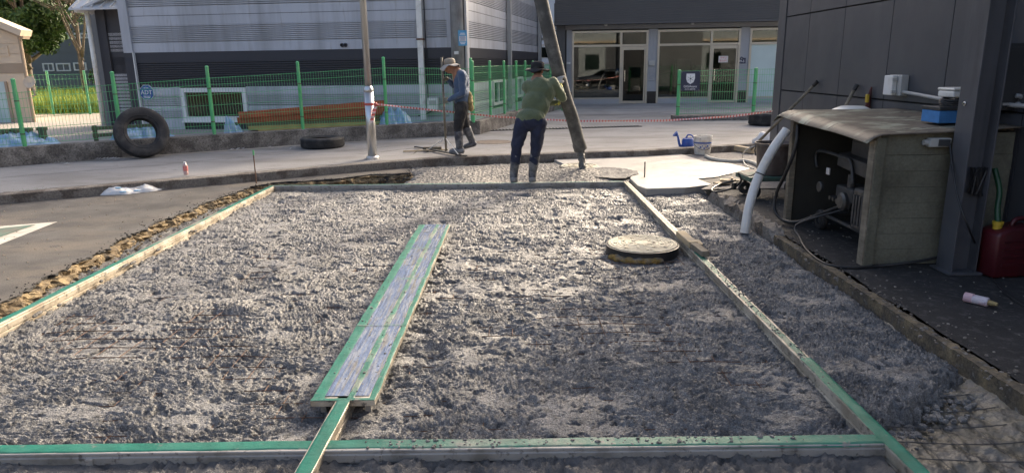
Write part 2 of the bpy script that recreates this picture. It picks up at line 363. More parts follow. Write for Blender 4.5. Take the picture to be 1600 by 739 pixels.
M['plastic'] = mk('muddy clear plastic sheet', (.42,.38,.29), .22, .3, 6, bump=.8, bs=22, dirt=(.13,.117,.088), ds=3.0, damt=.64, dsoft=.06, dirt2=(.10,.095,.085), ds2=9, damt2=.46, spec=.7, dist=.02)
M['tapered'] = mk('red tape', (.60,.14,.12), .4, .1, 5)
M['tapewhite'] = mk('white tape', (.70,.56,.53), .4, .05, 5)
M['skin'] = mk('skin', (.36,.18,.11), .55, .12, 12)
M['shirtgreen'] = mk('olive green shirt', (.125,.155,.085), .85, .14, 9, bump=.3, bs=120, sheen=.2, dirt=(.098,.124,.068), ds=5, damt=.45)
M['shirtblue'] = mk('dusty blue shirt', (.055,.095,.17), .85, .16, 9, bump=.3, bs=120, sheen=.2, dirt=(.085,.12,.18), ds=6, damt=.4)
M['navy'] = mk('navy work trousers', (.020,.026,.055), .85, .25, 8, bump=.3, bs=110, dirt=(.045,.05,.075), ds=9, damt=.36)
M['blacktr'] = mk('black work trousers', (.022,.022,.024), .85, .25, 8, bump=.3, bs=110, dirt=(.05,.048,.045), ds=7, damt=.38)
M['boot'] = mk('muddy rubber boot', (.04,.045,.06), .5, .25, 8, dirt=(.20,.20,.20), ds=10, damt=.46)
M['bootmud'] = mk('concrete coated rubber boot', (.26,.26,.26), .6, .22, 9, bump=.5, bs=60, dirt=(.12,.125,.135), ds=9, damt=.46)
M['hatblack'] = mk('black hat', (.018,.018,.02), .85, .2, 9)
M['hatbeige'] = mk('beige hat', (.34,.30,.24), .85, .2, 9, dirt=(.22,.19,.15), ds=9, damt=.42)
M['hatbrim'] = mk('pale hat flap', (.36,.34,.31), .8, .12, 12)
M['glove'] = mk('grey work glove', (.52,.50,.47), .85, .15, 14, bump=.4, bs=110, dirt=(.33,.32,.30), ds=10, damt=.42)
M['glovedark'] = mk('dark coated glove', (.16,.155,.11), .75, .25, 14, dirt=(.30,.29,.24), ds=10, damt=.40)
M['cuff'] = mk('yellow glove cuff', (.60,.58,.12), .8, .1, 9)
M['hair'] = mk('dark hair', (.015,.013,.012), .6, .2, 9)
M['beigebag'] = mk('tan tool bag', (.34,.26,.12), .85, .25, 12)
M['pipe_white'] = mk('white corrugated pipe', (.74,.73,.69), .4, .06, 5, dirt=(.50,.46,.40), ds=5, damt=.40)
M['cord'] = mk('pale cord', (.45,.43,.37), .7, .2, 8)
M['carpaint'] = mk('black car paint', (.012,.012,.014), .2, .1, 2, coat=1.0)
M['chrome'] = mk('chrome', (.7,.7,.7), .15, .05, 3, metal=1.0)
M['linegreen'] = mk('worn green paint', (.10,.17,.13), .85, .25, 5, dirt=(.16,.15,.12), ds=4, damt=.46)
M['linewhite'] = mk('worn white paint', (.56,.53,.46), .85, .15, 5, dirt=(.34,.30,.25), ds=6, damt=.42)
M['cardboard'] = mk('printed tube', (.60,.55,.60), .5, .2, 20, dirt=(.38,.22,.26), ds=22, damt=.40)
M['roofsheet'] = mk('pale roof sheet', (.56,.57,.58), .5, .06, 2)
M['metalgrey'] = mk('grey metal', (.22,.22,.22), .45, .15, 4, metal=.5)
# ============================================================ GROUND, ROAD, LOT
ZR = 0.12                                         # road level; form boards' top is z = 0
gx, gy = 260.0, 300.0
struct('ground', MB().quad((-gx,-80,-.32), (gx,-80,-.32), (gx,gy,-.32), (-gx,gy,-.32)), M['soil'])
kerb_line = [Vector((-16.0, 2.6)), Vector((-10.5, 6.0)), Vector((-6.51, 8.69)), Vector((-4.71, 9.73)), Vector((-3.57, 10.41)), Vector((-2.45, 11.06)), Vector((-1.18, 11.72)),
             Vector((0.3, 12.0)), Vector((2.3, 12.28)), Vector((4.75, 13.1)), Vector((9.0, 14.6)), Vector((16.0, 17.0))]
wall_line = [Vector((-13.6, 7.2)), Vector((-10.6, 9.4)), Vector((-8.45, 11.27)), Vector((-6.9, 12.42)), Vector((-4.37, 14.0)), Vector((-2.19, 15.08)), Vector((-0.69, 15.72))]
wall_ret = [Vector((-0.69, 15.72)), Vector((0.06, 18.3)), Vector((0.82, 20.93)), Vector((1.5, 23.4)), Vector((2.1, 25.6))]
def poly_sheet(mb, pts, z0, z1):
    """flat slab with an arbitrary outline (triangulated by bmesh later as one n-gon)"""
    return mb.prism([(p[0], p[1]) for p in pts], z0, z1)
def resample(pts, step):
    out = []
    for a, b in zip(pts[:-1], pts[1:]):
        n = max(1, int((b-a).length/step))
        out += [a+(b-a)*k/n for k in range(n)]
    return out+[pts[-1]]
# the road: a gridded sheet from the kerb to far behind the shops
def road_sheet():
    k = resample([Vector((p.x, p.y)) for p in kerb_line], .35); n = len(k)
    rows = 24; far = [Vector((-30+60*i/(n-1), 62.0)) for i in range(n)]
    mb = MB(); vs = []; fs = []
    for j in range(rows):
        t = (j/(rows-1))**2.2
        for i in range(n):
            q = (k[i]+Vector((0, .14)))*(1-t)+far[i]*t; vs.append((q.x, q.y, ZR-.004))
    for j in range(rows-1):
        for i in range(n-1): fs.append((j*n+i, j*n+i+1, (j+1)*n+i+1, (j+1)*n+i))
    return mb.add(vs, fs)
rd = struct('road', road_sheet(), M['road'])
def crack(px_, z=ZR-.002, wd_=.012, seed=1, parent=rd, mat=None):
    r_ = random.Random(seed); pts = [P(u, v, z) for u, v in px_]; q = []
    for a, b in zip(pts[:-1], pts[1:]):
        n = max(2, int((b-a).length/.12)); q += [a+(b-a)*k/n+Vector((r_.gauss(0,.02), r_.gauss(0,.02), 0)) for k in range(n)]
    q.append(pts[-1]); vs = []
    for i, p in enumerate(q):
        d = (q[min(i+1, len(q)-1)]-q[max(i-1, 0)]).normalized(); n_ = Vector((-d.y, d.x, 0))*wd_*r_.uniform(.25, 1.0); vs += [p-n_, p+n_]
    MB().add(vs, [(2*i, 2*i+1, 2*i+3, 2*i+2) for i in range(len(q)-1)]).build('crack', mat or CRK, parent)
CRK = mk('dark crack', (.05,.045,.042), .95, .3, 9)
crack([(-40,281), (60,273), (150,266), (260,257), (380,246)], seed=2, wd_=.016); crack([(370,246), (450,240), (540,236), (640,226)], seed=3); crack([(560,241), (600,237), (650,231), (690,228)], seed=4, wd_=.02); crack([(600,244), (640,242), (655,236)], seed=5)
crack([(860,218), (960,214), (1060,216), (1190,212)], seed=6, wd_=.014); crack([(880,228), (930,222), (1010,225)], seed=7); crack([(0,301.5), (120,291), (260,279), (400,266), (520,257)], seed=8, wd_=.02); crack([(760,229), (800,226), (850,229)], seed=9)
def strip(line, off0, off1, z0, z1, wob=0.0, seed=3, step=.18):
    """ribbon-like block following a line: off0/off1 are sideways offsets to the left of travel"""
    k = resample(line, step); n = len(k); vs = []; fs = []; rr = random.Random(seed)
    for i, p in enumerate(k):
        d = (k[min(i+1, n-1)]-k[max(i-1, 0)]).normalized(); nr = Vector((-d.y, d.x))
        j = lambda: rr.uniform(-wob, wob)
        a = p+nr*(off0+j()); b = p+nr*(off0+wob*.6+j()*.5); c = p+nr*off1
        vs += [(p.x+nr.x*off0, p.y+nr.y*off0, z0), (a.x, a.y, (z0+z1)/2+j()), (b.x, b.y, z1-.012+j()*.4), (b.x+nr.x*.02, b.y+nr.y*.02, z1+j()*.3), (c.x, c.y, z1+j()*.15), (c.x, c.y, z0)]
    for i in range(n-1):
        for q in range(6):
            q2 = (q+1) % 6; fs.append((i*6+q, i*6+q2, (i+1)*6+q2, (i+1)*6+q))
    fs += [tuple(range(6)), tuple(range((n-1)*6, n*6))]
    return MB().add(vs, fs)
struct('kerb', strip(kerb_line, 0, .16, -.08, ZR+.006, .008, 4), M['kerb'], auto=50)
# low fence wall along the far side of the road
WT = 0.42
lw = thing('low_wall', 'low pitted concrete wall carrying the green wire fence along the road', 'wall', (-4.37, 14.0, ZR), world=True)
strip(wall_line, 0, .22, ZR-.1, WT, .012, 5).build('wall_run', M['wallc'], lw, auto=50)
strip(wall_ret, 0, .22, ZR-.1, WT-.01, .012, 6).build('wall_return', M['wallc'], lw, auto=50)

# the asphalt lot on the left with its broken edge
edge = [P(u, v, 0) for u, v in ((-330,640), (-120,540), (0,470), (60,437), (130,405), (165,388), (205,365), (250,345), (300,325), (345,310), (392,292), (428,286), (500,282), (545,277), (600,272), (640,270), (641,256))]
edge = [Vector((p.x, p.y)) for p in edge]
ek = resample(edge, .03); en = len(ek); er = random.Random(9)
ej = []
for i, p in enumerate(ek):
    d = (ek[min(i+1, en-1)]-ek[max(i-1, 0)]).normalized(); nr = Vector((-d.y, d.x))
    a = float(fbm(np.array([i*.055]), np.array([3.3]), 5, 2, .6)[0])
    ej.append((p+nr*(a*.10), nr))
kk = [p for p in kerb_line if p.x < -1.3][::-1]
lot = MB()
outl = [q for q, _ in ej]+[Vector((p.x, p.y+.02)) for p in kk]+[Vector((-16, -8)), Vector((-4.5, -8))]
nlot = len(outl)
lot.add([(p.x, p.y, 0.0) for p in outl], [tuple(range(nlot))])
bm_l = struct('asphalt_lot', lot, M['asphalt'])
bm = bmesh.new(); bm.from_mesh(bm_l.data); bmesh.ops.triangulate(bm, faces=bm.faces, ngon_method='EAR_CLIP')
for f in bm.faces:
    if f.normal.z < 0: f.normal_flip()
bm.to_mesh(bm_l.data); bm.free()
# broken edge: thin black asphalt crust over crumbling yellow base
crust = MB(); base = MB(); vs1 = []; vs2 = []
for i, (q, nr) in enumerate(ej):
    a = er.uniform(-.012, .012); b = float(fbm(np.array([i*.23]), np.array([8.1]), 3, 6)[0])*.07; b2 = float(fbm(np.array([i*.31]), np.array([1.7]), 3, 9)[0])*.06
    inn = -nr
    vs1 += [(q.x-inn.x*.0, q.y, .002), (q.x+inn.x*a, q.y+inn.y*a, -.018+er.uniform(-.006, .006)), (q.x+inn.x*(a-.02), q.y+inn.y*(a-.02), -.034)]
    b *= .6; b2 *= .6; vs2 += [(q.x+inn.x*(b*.3-.015), q.y+inn.y*(b*.3-.015), -.016), (q.x+inn.x*(.022+b), q.y+inn.y*(.022+b), -.026+er.uniform(-.008,.008)), (q.x+inn.x*(.038+b), q.y+inn.y*(.038+b), -.05+er.uniform(-.01,.01)), (q.x+inn.x*(.055+b2), q.y+inn.y*(.055+b2), -.10), (q.x+inn.x*.10, q.y+inn.y*.10, -.28)]
crust.add(vs1, [(i*3+k, i*3+k+1, i*3+k+4, i*3+k+3) for i in range(en-1) for k in range(2)])
nk_ = 9; ii, kk2 = np.meshgrid(np.arange(en), np.arange(nk_), indexing='ij')
nzA = fbm(ii*.16, kk2*.55+3, 5, 6, .7); nzB = fbm(ii*.19+7, kk2*.6, 5, 9, .7); vs2 = []
for i, (q, nr) in enumerate(ej):
    inn = -nr
    for k in range(nk_):
        t = k/(nk_-1); o_ = -.012+.075*t**.75+(.055*nzA[i, k] if k else 0); z_ = -.014-.15*t**1.4+(.022*nzB[i, k] if k else 0)
        vs2.append((q.x+inn.x*o_, q.y+inn.y*o_, z_))
base.add(vs2, [(i*nk_+k, i*nk_+k+1, (i+1)*nk_+k+1, (i+1)*nk_+k) for i in range(en-1) for k in range(nk_-1)])
crust.build('asphalt_crust', M['asphalt_dark'], bm_l); base.build('broken_base', M['edge'], bm_l)
# painted arrow-like triangle: white outline, worn green inside
tri = [P(90,347), P(-90,361), P(-90,418)]
tin = [P(57,351.5), P(-90,368), P(-90,403)]
pm = struct('painted_triangle', MB().add([(*p.xy, .004) for p in tri], [(0,1,2)]), M['linewhite'])
MB().add([(*p.xy, .008) for p in tin], [(0,1,2)]).build('green_infill', M['linegreen'], pm)

# dark asphalt by the shed, with the strip of old concrete and timber along the cut
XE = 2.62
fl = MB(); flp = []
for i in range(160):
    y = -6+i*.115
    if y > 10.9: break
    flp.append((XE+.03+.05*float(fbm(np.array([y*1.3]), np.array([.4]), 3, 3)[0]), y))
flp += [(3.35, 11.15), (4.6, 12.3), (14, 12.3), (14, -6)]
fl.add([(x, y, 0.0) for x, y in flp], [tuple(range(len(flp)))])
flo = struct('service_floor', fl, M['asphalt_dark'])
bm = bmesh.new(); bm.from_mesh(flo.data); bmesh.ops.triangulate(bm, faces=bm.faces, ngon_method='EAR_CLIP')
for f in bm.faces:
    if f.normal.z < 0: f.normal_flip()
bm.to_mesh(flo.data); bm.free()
def rough_block(y0, y1, x0, x1, z0, z1, amp, seed, step=.05):
    """long broken lump along Y with an uneven section"""
    n = int((y1-y0)/step)+1; vs = []; fs = []; pr = 9
    for i in range(n):
        y = y0+(y1-y0)*i/(n-1); tp = min(1, 6*min(i, n-1-i)/n+.35)
        for k in range(pr):
            a = math.pi*k/(pr-1); cx_ = (x0+x1)/2-(x1-x0)/2*math.cos(a)*(1.0 if k in (0, pr-1) else min(1.25, 1/max(.5, abs(math.cos(a))+.25))*.8)
            z = z0+(z1-z0)*min(1, math.sin(a)*1.5)*tp
            nz = float(fbm(np.array([y*6+k*.35]), np.array([k*.8+seed]), 5, seed, .65)[0])
            vs.append((cx_+nz*amp*.8, y, z+nz*amp*(0 if k in (0, pr-1) else 1)))
    for i in range(n-1):
        for k in range(pr-1): fs.append((i*pr+k, i*pr+k+1, (i+1)*pr+k+1, (i+1)*pr+k))
    return MB().add(vs, fs)
rough_block(6.35, 8.95, 2.50, 2.72, -.25, .035, .05, 3).build('broken_kerb', M['kerb'], flo)
strip([Vector((2.655, 1.2)), Vector((2.66, 3.0)), Vector((2.65, 4.6)), Vector((2.64, 6.5))], 0, .10, -.26, .006, .026, 8, .04).build('old_edge_strip', mk('ochre edge strip', (.16,.125,.075), .85, .4, 6, bump=1, bs=35, dirt=(.07,.06,.048), ds=7, damt=.50, dirt2=(.20,.19,.17), ds2=14, damt2=.36, grain=60, gamt=.35), flo)

def crumbs(name, pts, n, mat, parent, seed, spread=.06, r0=.004, r1=.022):
    r_ = random.Random(seed); mb = MB()
    for _ in range(n):
        q = pts[r_.randrange(len(pts))]; s_ = r_.uniform(r0, r1)*r_.random()**.6; c = Vector((q[0]+r_.gauss(0, spread), q[1]+r_.gauss(0, spread), q[2]+s_*.3))
        b0 = len(mb.v); mb.sphere((0,0,0), (s_, s_*r_.uniform(.7,1.3), s_*r_.uniform(.5,.9)), 5, 4)
        mb.v[b0:] = [(v[0]*r_.uniform(.75,1.2)+c.x, v[1]*r_.uniform(.75,1.2)+c.y, v[2]+c.z) for v in mb.v[b0:]]
    o = mb.build(name, mat, parent); o['kind'] = 'stuff'
crumbs('edge_rubble', [(q.x-nr.x*.10, q.y-nr.y*.10, -.085) for q, nr in ej], 420, M['edge'], bm_l, 3, .05)
crumbs('edge_rubble', [(q.x+nr.x*.03, q.y+nr.y*.03, .001) for q, nr in ej], 500, M['asphalt_dark'], bm_l, 4, .05, .003, .012)
crumbs('edge_rubble', [(2.60, 1.4+i*.05, .0) for i in range(150)], 700, M['kerb'], flo, 5, .06, .003, .018)
# new trowelled slab to the right of the hose
sp = [P(u, v, .02) for u, v in ((815,246), (870,244), (1000,241), (1045,241.5), (1062,247), (1100,252), (1140,255), (1172,263), (1150,268), (1120,276), (1090,279), (1112,288), (1070,293), (1010,295), (985,292), (960,272), (900,262))]
kf = [Vector((.75, 12.05)), Vector((2.3, 12.27)), Vector((3.1, 12.54))]
so = [Vector((p.x, p.y)) for p in (P(905,262,.022), P(880,256,.022))]+kf+[Vector((p.x, p.y)) for p in sp[5:14]]+[Vector((1.72, 9.3)), Vector((1.72, 9.9))]+[Vector((p.x, p.y)) for p in (P(985,275,.022), P(978,266,.022), P(945,263,.022))]
slab = struct('new_slab', poly_sheet(MB(), so, -.2, .022), M['slab'], bevel=.012)
gr = MB().add([(*p, .012) for p in (Vector((2.5,9.0)), Vector((3.3,10.2)), Vector((2.9,12.45)), Vector((4.6,12.9)), Vector((4.9,12.2)), Vector((4.2,9.0)))], [(0,1,2,3,4,5)])
grv = struct('gravel_patch', gr, mk('grey grit', (.17,.16,.15), .9, .4, 30, bump=.9, bs=80))

# ============================================================ WET CONCRETE (height fields)
def geom_rows(y0, y1, n): return y0*(y1/y0)**(np.arange(n)/(n-1))
dents = [(rnd.uniform(-3.2, 1.5), 3.0+6.5*rnd.random(), rnd.uniform(.09, .2), rnd.uniform(.10, .24), rnd.uniform(0, 3.1), rnd.uniform(.012, .034)) for _ in range(60)]
def bed(x, y, amp=1.0, seed=0):
    """lumpy raked concrete: low swells, clods, fine crumbs; trowelled smears are smoother"""
    wx = x+.05*gn(x*6, y*6, 40+seed); wy = y+.05*gn(x*6+9, y*6, 41+seed)
    sm = sstep(-.42, .0, fbm(wx*1.7+3, wy*2.6, 3, 12+seed))          # 0 smooth, 1 rough
    wx2 = wx+.018*gn(x*22, y*22, 43+seed); wy2 = wy+.018*gn(x*22+5, y*22, 44+seed)
    big = sstep(-.15, .35, fbm(wx*2.4+8, wy*3.0, 2, 15+seed))         # where larger clods sit
    th = 1.2*gn(x*.9, y*.9, 80+seed); ca, sa = np.cos(th), np.sin(th)  # raking direction wanders
    ax_, ay_ = wx2*ca+wy2*sa, -wx2*sa+wy2*ca
    h = .022*fbm(wx*1.8, wy*2.2, 3, 1+seed)
    h = h+(.3+.7*sm)*(.009*ridge(ax_*4, ay_*9, 3, 4+seed)-.005+(.004+.014*big)*fbm(wx2*12, wy2*15, 4, 6+seed, .6))
    pit = fbm(wx2*7+4, wy2*9, 3, 26+seed, .6)
    h = h-.024*sstep(.22, .5, pit)-.014*sstep(.30, .5, fbm(wx2*17, wy2*19, 2, 28+seed))
    cl = fbm(ax_*24, ay_*36, 4, 21+seed, .72)
    h = h+(.25+.75*sm)*.0095*np.clip(cl*1.8, -.9, 1.3)
    h = h+(.3+.7*sm)*.0050*gn(x*70, y*92, 30+seed)+.0032*gn(x*140, y*160, 31+seed)+(.3+.7*sm)*.0038*ridge(wx2*34, wy2*42, 2, 95+seed)
    for (dx, dy, a, b, an, dp) in dents:
        if amp != 1.0: break
        c, s_ = math.cos(an), math.sin(an); u = (wx2-dx)*c+(wy2-dy)*s_+.05*gn(x*9, y*9, 70); v = -(wx2-dx)*s_+(wy2-dy)*c+.05*gn(x*9, y*9, 71)
        r2 = (u/a)**2+(v/b)**2; h = h-dp*np.exp(-r2*1.6)+dp*.35*np.exp(-((np.sqrt(r2)-1.25)/.35)**2)
    return h*amp*.92
YB0, YB1, XL, XR = 2.79, 9.77, -3.45, 1.65
ys = geom_rows(2.80, 9.74, 760); xs = np.linspace(-3.42, 1.64, 760)
X, Y = np.meshgrid(xs, ys)
Z = -.082+bed(X, Y)
Z = Z-.03*np.exp(-((np.hypot(X-1.22, Y-6.28)-.40)/.10)**2)                     # hollow round the manhole
Z = np.where(np.hypot(X-1.22, Y-6.28) < .33, -.13, Z)
inp = (X > -1.10) & (X < -.62) & (Y > 3.12) & (Y < 7.2)
Z = np.where(inp, np.minimum(Z, -.068), Z)                                       # under the plank
wet = grid_mesh('wet_concrete', X, Y, Z, M['wet'], kind='structure')
# right-hand strip, slumping onto the plastic sheet at the near end
ys = geom_rows(2.75, 9.62, 640); xs = np.linspace(1.66, 2.66, 190)
X, Y = np.meshgrid(xs, ys)
endy = 3.05+.55*sstep(1.75, 2.55, X)+.20*fbm(X*2.6, Y*0+1.2, 3, 33)+.10*fbm(X*9, Y*9, 3, 34, .65)
k = sstep(-.03, .09, Y-endy)
Z = (-.075+bed(X+20, Y, 1.15, 3))*k+(-.26)*(1-k)-.05*sstep(2.45, 2.62, X)
keep = Y > endy-.06
grid_mesh('wet_concrete', X, Y, Z, M['wet'], keep=keep, kind='structure')
# strip between the left board and the broken asphalt
ys = geom_rows(3.0, 9.85, 300); xs = np.linspace(-4.12, -3.50, 70); X, Y = np.meshgrid(xs, ys)
grid_mesh('wet_concrete', X, Y, -.105+bed(X+7, Y, .9, 5), M['wetdark'], kind='structure')
# lower bed in front of the near board
ys = geom_rows(1.2, 2.77, 150); xs = np.linspace(-3.0, 1.62, 330); X, Y = np.meshgrid(xs, ys)
grid_mesh('wet_concrete', X, Y, -.05+bed(X+31, Y, 1.2, 7), M['wetdark'], kind='structure')
# fresh gravelly concrete around the worker and under the hose
ys = np.linspace(9.84, 12.05, 260); xs = np.linspace(-2.05, 2.05, 420); X, Y = np.meshgrid(xs, ys)
hx, hy = P(908, 264, .02).x, P(908, 264, .02).y
Z = -.015+.010*fbm(X*2, Y*2, 3, 50)+.016*np.clip(fbm(X*20, Y*20, 2, 51), -.4, .7)+.006*gn(X*60, Y*60, 52)
Z = Z+.075*np.exp(-((X-hx+.05)/.42)**2-((Y-hy+.35)/.55)**2)+.05*np.exp(-((X+.9)/.6)**2-((Y-10.7)/.5)**2)
Z = Z-.07*np.exp(-((X+.05)/.36)**2-((Y-10.35)/.34)**2)-.03*np.exp(-((X-.5)/.25)**2-((Y-10.2)/.3)**2)
ed = fbm(X*2.2, Y*2.2, 3, 55)*.22
Z = Z-.5*sstep(-1.45, -1.95, X+ed*.8-.22*(Y-10.3))*sstep(11.2, 10.5, Y)              # slump into the hole on the left
out = ((X-.35)/1.42)**2+((Y-10.35)/1.25)**2
right = sstep(1.0, 1.08, out+ed*.5)*sstep(.35, .6, X)
mask = Y < 11.66+.23*np.clip((X+1.2)/1.5, -1, 1)
grid_mesh('fresh_concrete', X, Y, Z, M['gravel'], keep=mask, kind='structure')
# dark wet apron beside the slab
xs = np.linspace(.95, 2.02, 130); ys = np.linspace(9.84, 11.15, 130); X, Y = np.meshgrid(xs, ys)
Z = .026+.010*fbm(X*3, Y*3, 3, 90)+.008*fbm(X*16, Y*16, 3, 91)+.003*gn(X*50, Y*50, 92)
mk_ = ((X-1.52+.25*(Y-10.4)*.2)/.42)**2+((Y-10.45)/.52)**2+.35*fbm(X*3+2, Y*3, 3, 93) < 1
grid_mesh('wet_concrete', X, Y, Z, M['wetdark'], keep=mk_, kind='structure')
# hole between asphalt and far board
struct('trench_floor', MB().quad((-3.5,9.7,-.2), (-1.2,9.7,-.2), (-1.2,11.3,-.2), (-3.5,11.3,-.2)), M['soil'])

# plastic sheet under the mesh at the near right
xs = np.linspace(1.70, 2.70, 110); ys = np.linspace(1.7, 4.9, 260); X, Y = np.meshgrid(xs, ys)
Z = -.185+.020*ridge(X*2.2+Y*.9, Y*1.6-X*.8, 2, 60)+.014*ridge(X*5+Y*3, Y*4-X*2, 3, 61)+.006*ridge(X*14-Y*6, Y*11, 2, 63)+.10*sstep(2.4, 2.7, X)+.004*gn(X*30, Y*30, 62)
ps = grid_mesh('plastic_sheet', X, Y, Z, M['plastic']); crumbs('spilled_concrete', [(1.75+.012*i, 3.02+.0085*i+.1*math.sin(i*.3), -.15) for i in range(70)], 500, M['wet'], None, 8, .07, .004, .03); tag(ps, 'crumpled muddy plastic sheet under wire mesh beside the cut floor edge', 'sheet')
# ============================================================ FORM BOARDS
PROF = [(0,-.112),(0,-.070),(.007,-.067),(.007,-.056),(0,-.053),(0,-.020),(.005,-.016),(.005,-.003),(.008,0),(.062,0),(.065,-.003),(.065,-.016),(.060,-.02),(.060,-.053),(.053,-.056),(.053,-.067),(.060,-.07),(.060,-.112)]
def rail(p, q, wid=.065, mat=None, parent=None, name='rail', zoff=0.0):
    p, q = Vector(p), Vector(q); d = (q-p).normalized(); nr = Vector((-d.y, d.x, 0)); n = len(PROF); sc = wid/.065
    vs = [e+nr*((x-.0325)*sc)+Vector((0,0,z+zoff)) for e in (p, q) for x, z in PROF]
    fs = [tuple(reversed(range(n))), tuple(range(n, 2*n))]+[(i, (i+1) % n, n+(i+1) % n, n+i) for i in range(n)]
    return MB().add(vs, fs).build(name, mat, parent)
def tape(p, q, wid, mat, parent, seed, z=.0015, ragged=.006, drop=.012, name='tape'):
    """thin wrinkled tape with ragged borders, lapping over the far edge"""
    p, q = Vector(p), Vector(q); d = q-p; L_ = d.length; d.normalize(); nr = Vector((-d.y, d.x, 0)); n = max(6, int(L_/.035)); c = 7; vs = []; fs = []
    r_ = random.Random(seed)
    for i in range(n+1):
        t = i/n; w0 = -wid/2+ragged*float(fbm(np.array([t*L_*3]), np.array([seed*.7]), 3, seed)[0]); w1 = wid/2+ragged*float(fbm(np.array([t*L_*3.3]), np.array([seed*.9+4]), 3, seed)[0])
        for k in range(c):
            s_ = k/(c-1); o = w0+(w1-w0)*s_
            zz = z+.0025*abs(float(gn(np.array([s_*3.1+t*L_*.8]), np.array([t*L_*6.0+seed]), seed)[0]))
            if k == 0: zz -= drop
            e = p+d*(L_*t)+nr*o; vs.append((e.x, e.y, zz+p.z))
    for i in range(n):
        for k in range(c-1): fs.append((i*c+k, i*c+k+1, (i+1)*c+k+1, (i+1)*c+k))
    return MB().add(vs, fs).build(name, mat, parent, smooth=True)
def clods(name, n, box, parent, seed, mat, r0=.003, r1=.011):
    """spilled crumbs of concrete lying on a board: one mesh"""
    r_ = random.Random(seed); mb = MB()
    for _ in range(n):
        x = r_.uniform(box[0], box[1]); y = r_.uniform(box[2], box[3]); s_ = r_.uniform(r0, r1)*(1 if r_.random() < .8 else 1.7)
        mb.sphere((x, y, box[4]+s_*.35), (s_*r_.uniform(.8,1.5), s_*r_.uniform(.8,1.5), s_*.6), 6, 4)
    o = mb.build(name, mat, parent); o['kind'] = 'stuff'; return o
fb = thing('form_board', 'long grey steel form board with green tape crossing in front of the pour', 'form board', (0, YB0, -.11), world=True)
rail((-3.6, YB0, 0), (1.66, YB0-.02, 0), .085, M['galvg'], fb)
tape((-3.6, YB0, 0), (-.55, YB0, 0), .082, M['tape'], fb, 3); tape((-.60, YB0-.002, 0), (.45, YB0-.01, 0), .078, M['tapemud'], fb, 5, z=.003); tape((.43, YB0-.01, 0), (1.67, YB0-.02, 0), .080, M['tape'], fb, 6, z=.003)
clods('concrete_crumbs', 170, (-.7, 1.3, YB0-.035, YB0+.035, 0.002), fb, 3, M['wet'], .002, .006); 
for x in (-.62, .35, 1.25, -1.9): MB().b2((x, YB0-.06, -.2), (x+.03, YB0-.035, -.02)).build('stake', M['galvg'], fb)
fb = thing('form_board', 'cream steel form board along the broken asphalt edge, green tape on top', 'form board', (XL, 6.3, -.11), world=True)
rail((-3.50, 2.9, 0), (-3.43, 9.84, 0), .075, M['galv'], fb)
tape((-3.51, 2.9, 0), (-3.47, 6.1, 0), .058, M['tape'], fb, 7); tape((-3.47, 6.1, 0), (-3.45, 8.0, 0), .040, M['tapemud'], fb, 8); tape((-3.45, 8.0, 0), (-3.435, 9.84, 0), .062, M['tape'], fb, 9)
rail((-3.47, 2.9, -.10), (-3.395, 9.84, -.10), .05, M['galv'], fb, 'lower_rail', 0)
for i in range(26):
    y = rnd.uniform(3.2, 9.6); MB().sphere((-3.405, y, rnd.uniform(-.09, -.02)), (.012, rnd.uniform(.02, .06), .014), 6, 4).build('concrete_splash', M['wetdark'], fb)
fb = thing('form_board', 'grey steel form board behind which the worker in green stands', 'form board', (-.9, YB1, -.11), world=True)
rail((-3.45, YB1+.06, 0), (-.75, YB1, 0), .07, M['galvg'], fb); rail((-.745, YB1, 0), (1.66, YB1, 0), .07, M['galvg'], fb)
tape((-3.4, YB1+.065, 0), (-1.6, YB1+.02, 0), .035, M['tape'], fb, 11); tape((-1.6, YB1+.02, 0), (1.6, YB1, 0), .05, M['tapemud'], fb, 12)
rail((-2.7, YB1+.0, -.1), (1.6, YB1-.03, -.1), .04, M['galvg'], fb, 'lower_rail')
fb = thing('form_board', 'muddy steel form board between the pour and the narrow strip by the shed', 'form board', (XR, 6.0, -.11), world=True)
rail((1.675, 2.0, 0), (1.65, 5.72, 0), .075, M['galv'], fb); rail((1.65, 5.725, .0), (1.64, 9.78, .0), .075, M['galv'], fb)
tape((1.675, 2.0, 0), (1.665, 3.65, 0), .078, M['tape'], fb, 14, z=.005); tape((1.665, 3.6, 0), (1.652, 5.3, 0), .045, M['tapemud'], fb, 15)
tape((1.650, 5.3, 0), (1.648, 5.95, 0), .06, M['tape'], fb, 17); tape((1.648, 6.3, 0), (1.64, 9.7, 0), .03, M['tapemud'], fb, 16)
clods('concrete_crumbs', 160, (1.63, 1.69, 3.3, 5.6, 0.002), fb, 5, M['wet'], .002, .006)
wbk = thing('wooden_block', 'weathered timber block lying on the form board beside the manhole cover', 'timber block', (1.66, 6.05, 0), rz=R(2))
MB().box((-.01, .24, .032), (.085, .44, .058)).build('block', M['plank'], wbk, bevel=.006)
MB().box((.045, .10, .022), (.075, .20, .040), rz=R(-6)).build('side_piece', M['plank'], wbk, bevel=.005)
MB().box((.0, -.13, .03), (.07, .30, .05), rz=R(3)).build('lower_piece', M['timber'], wbk, bevel=.005)

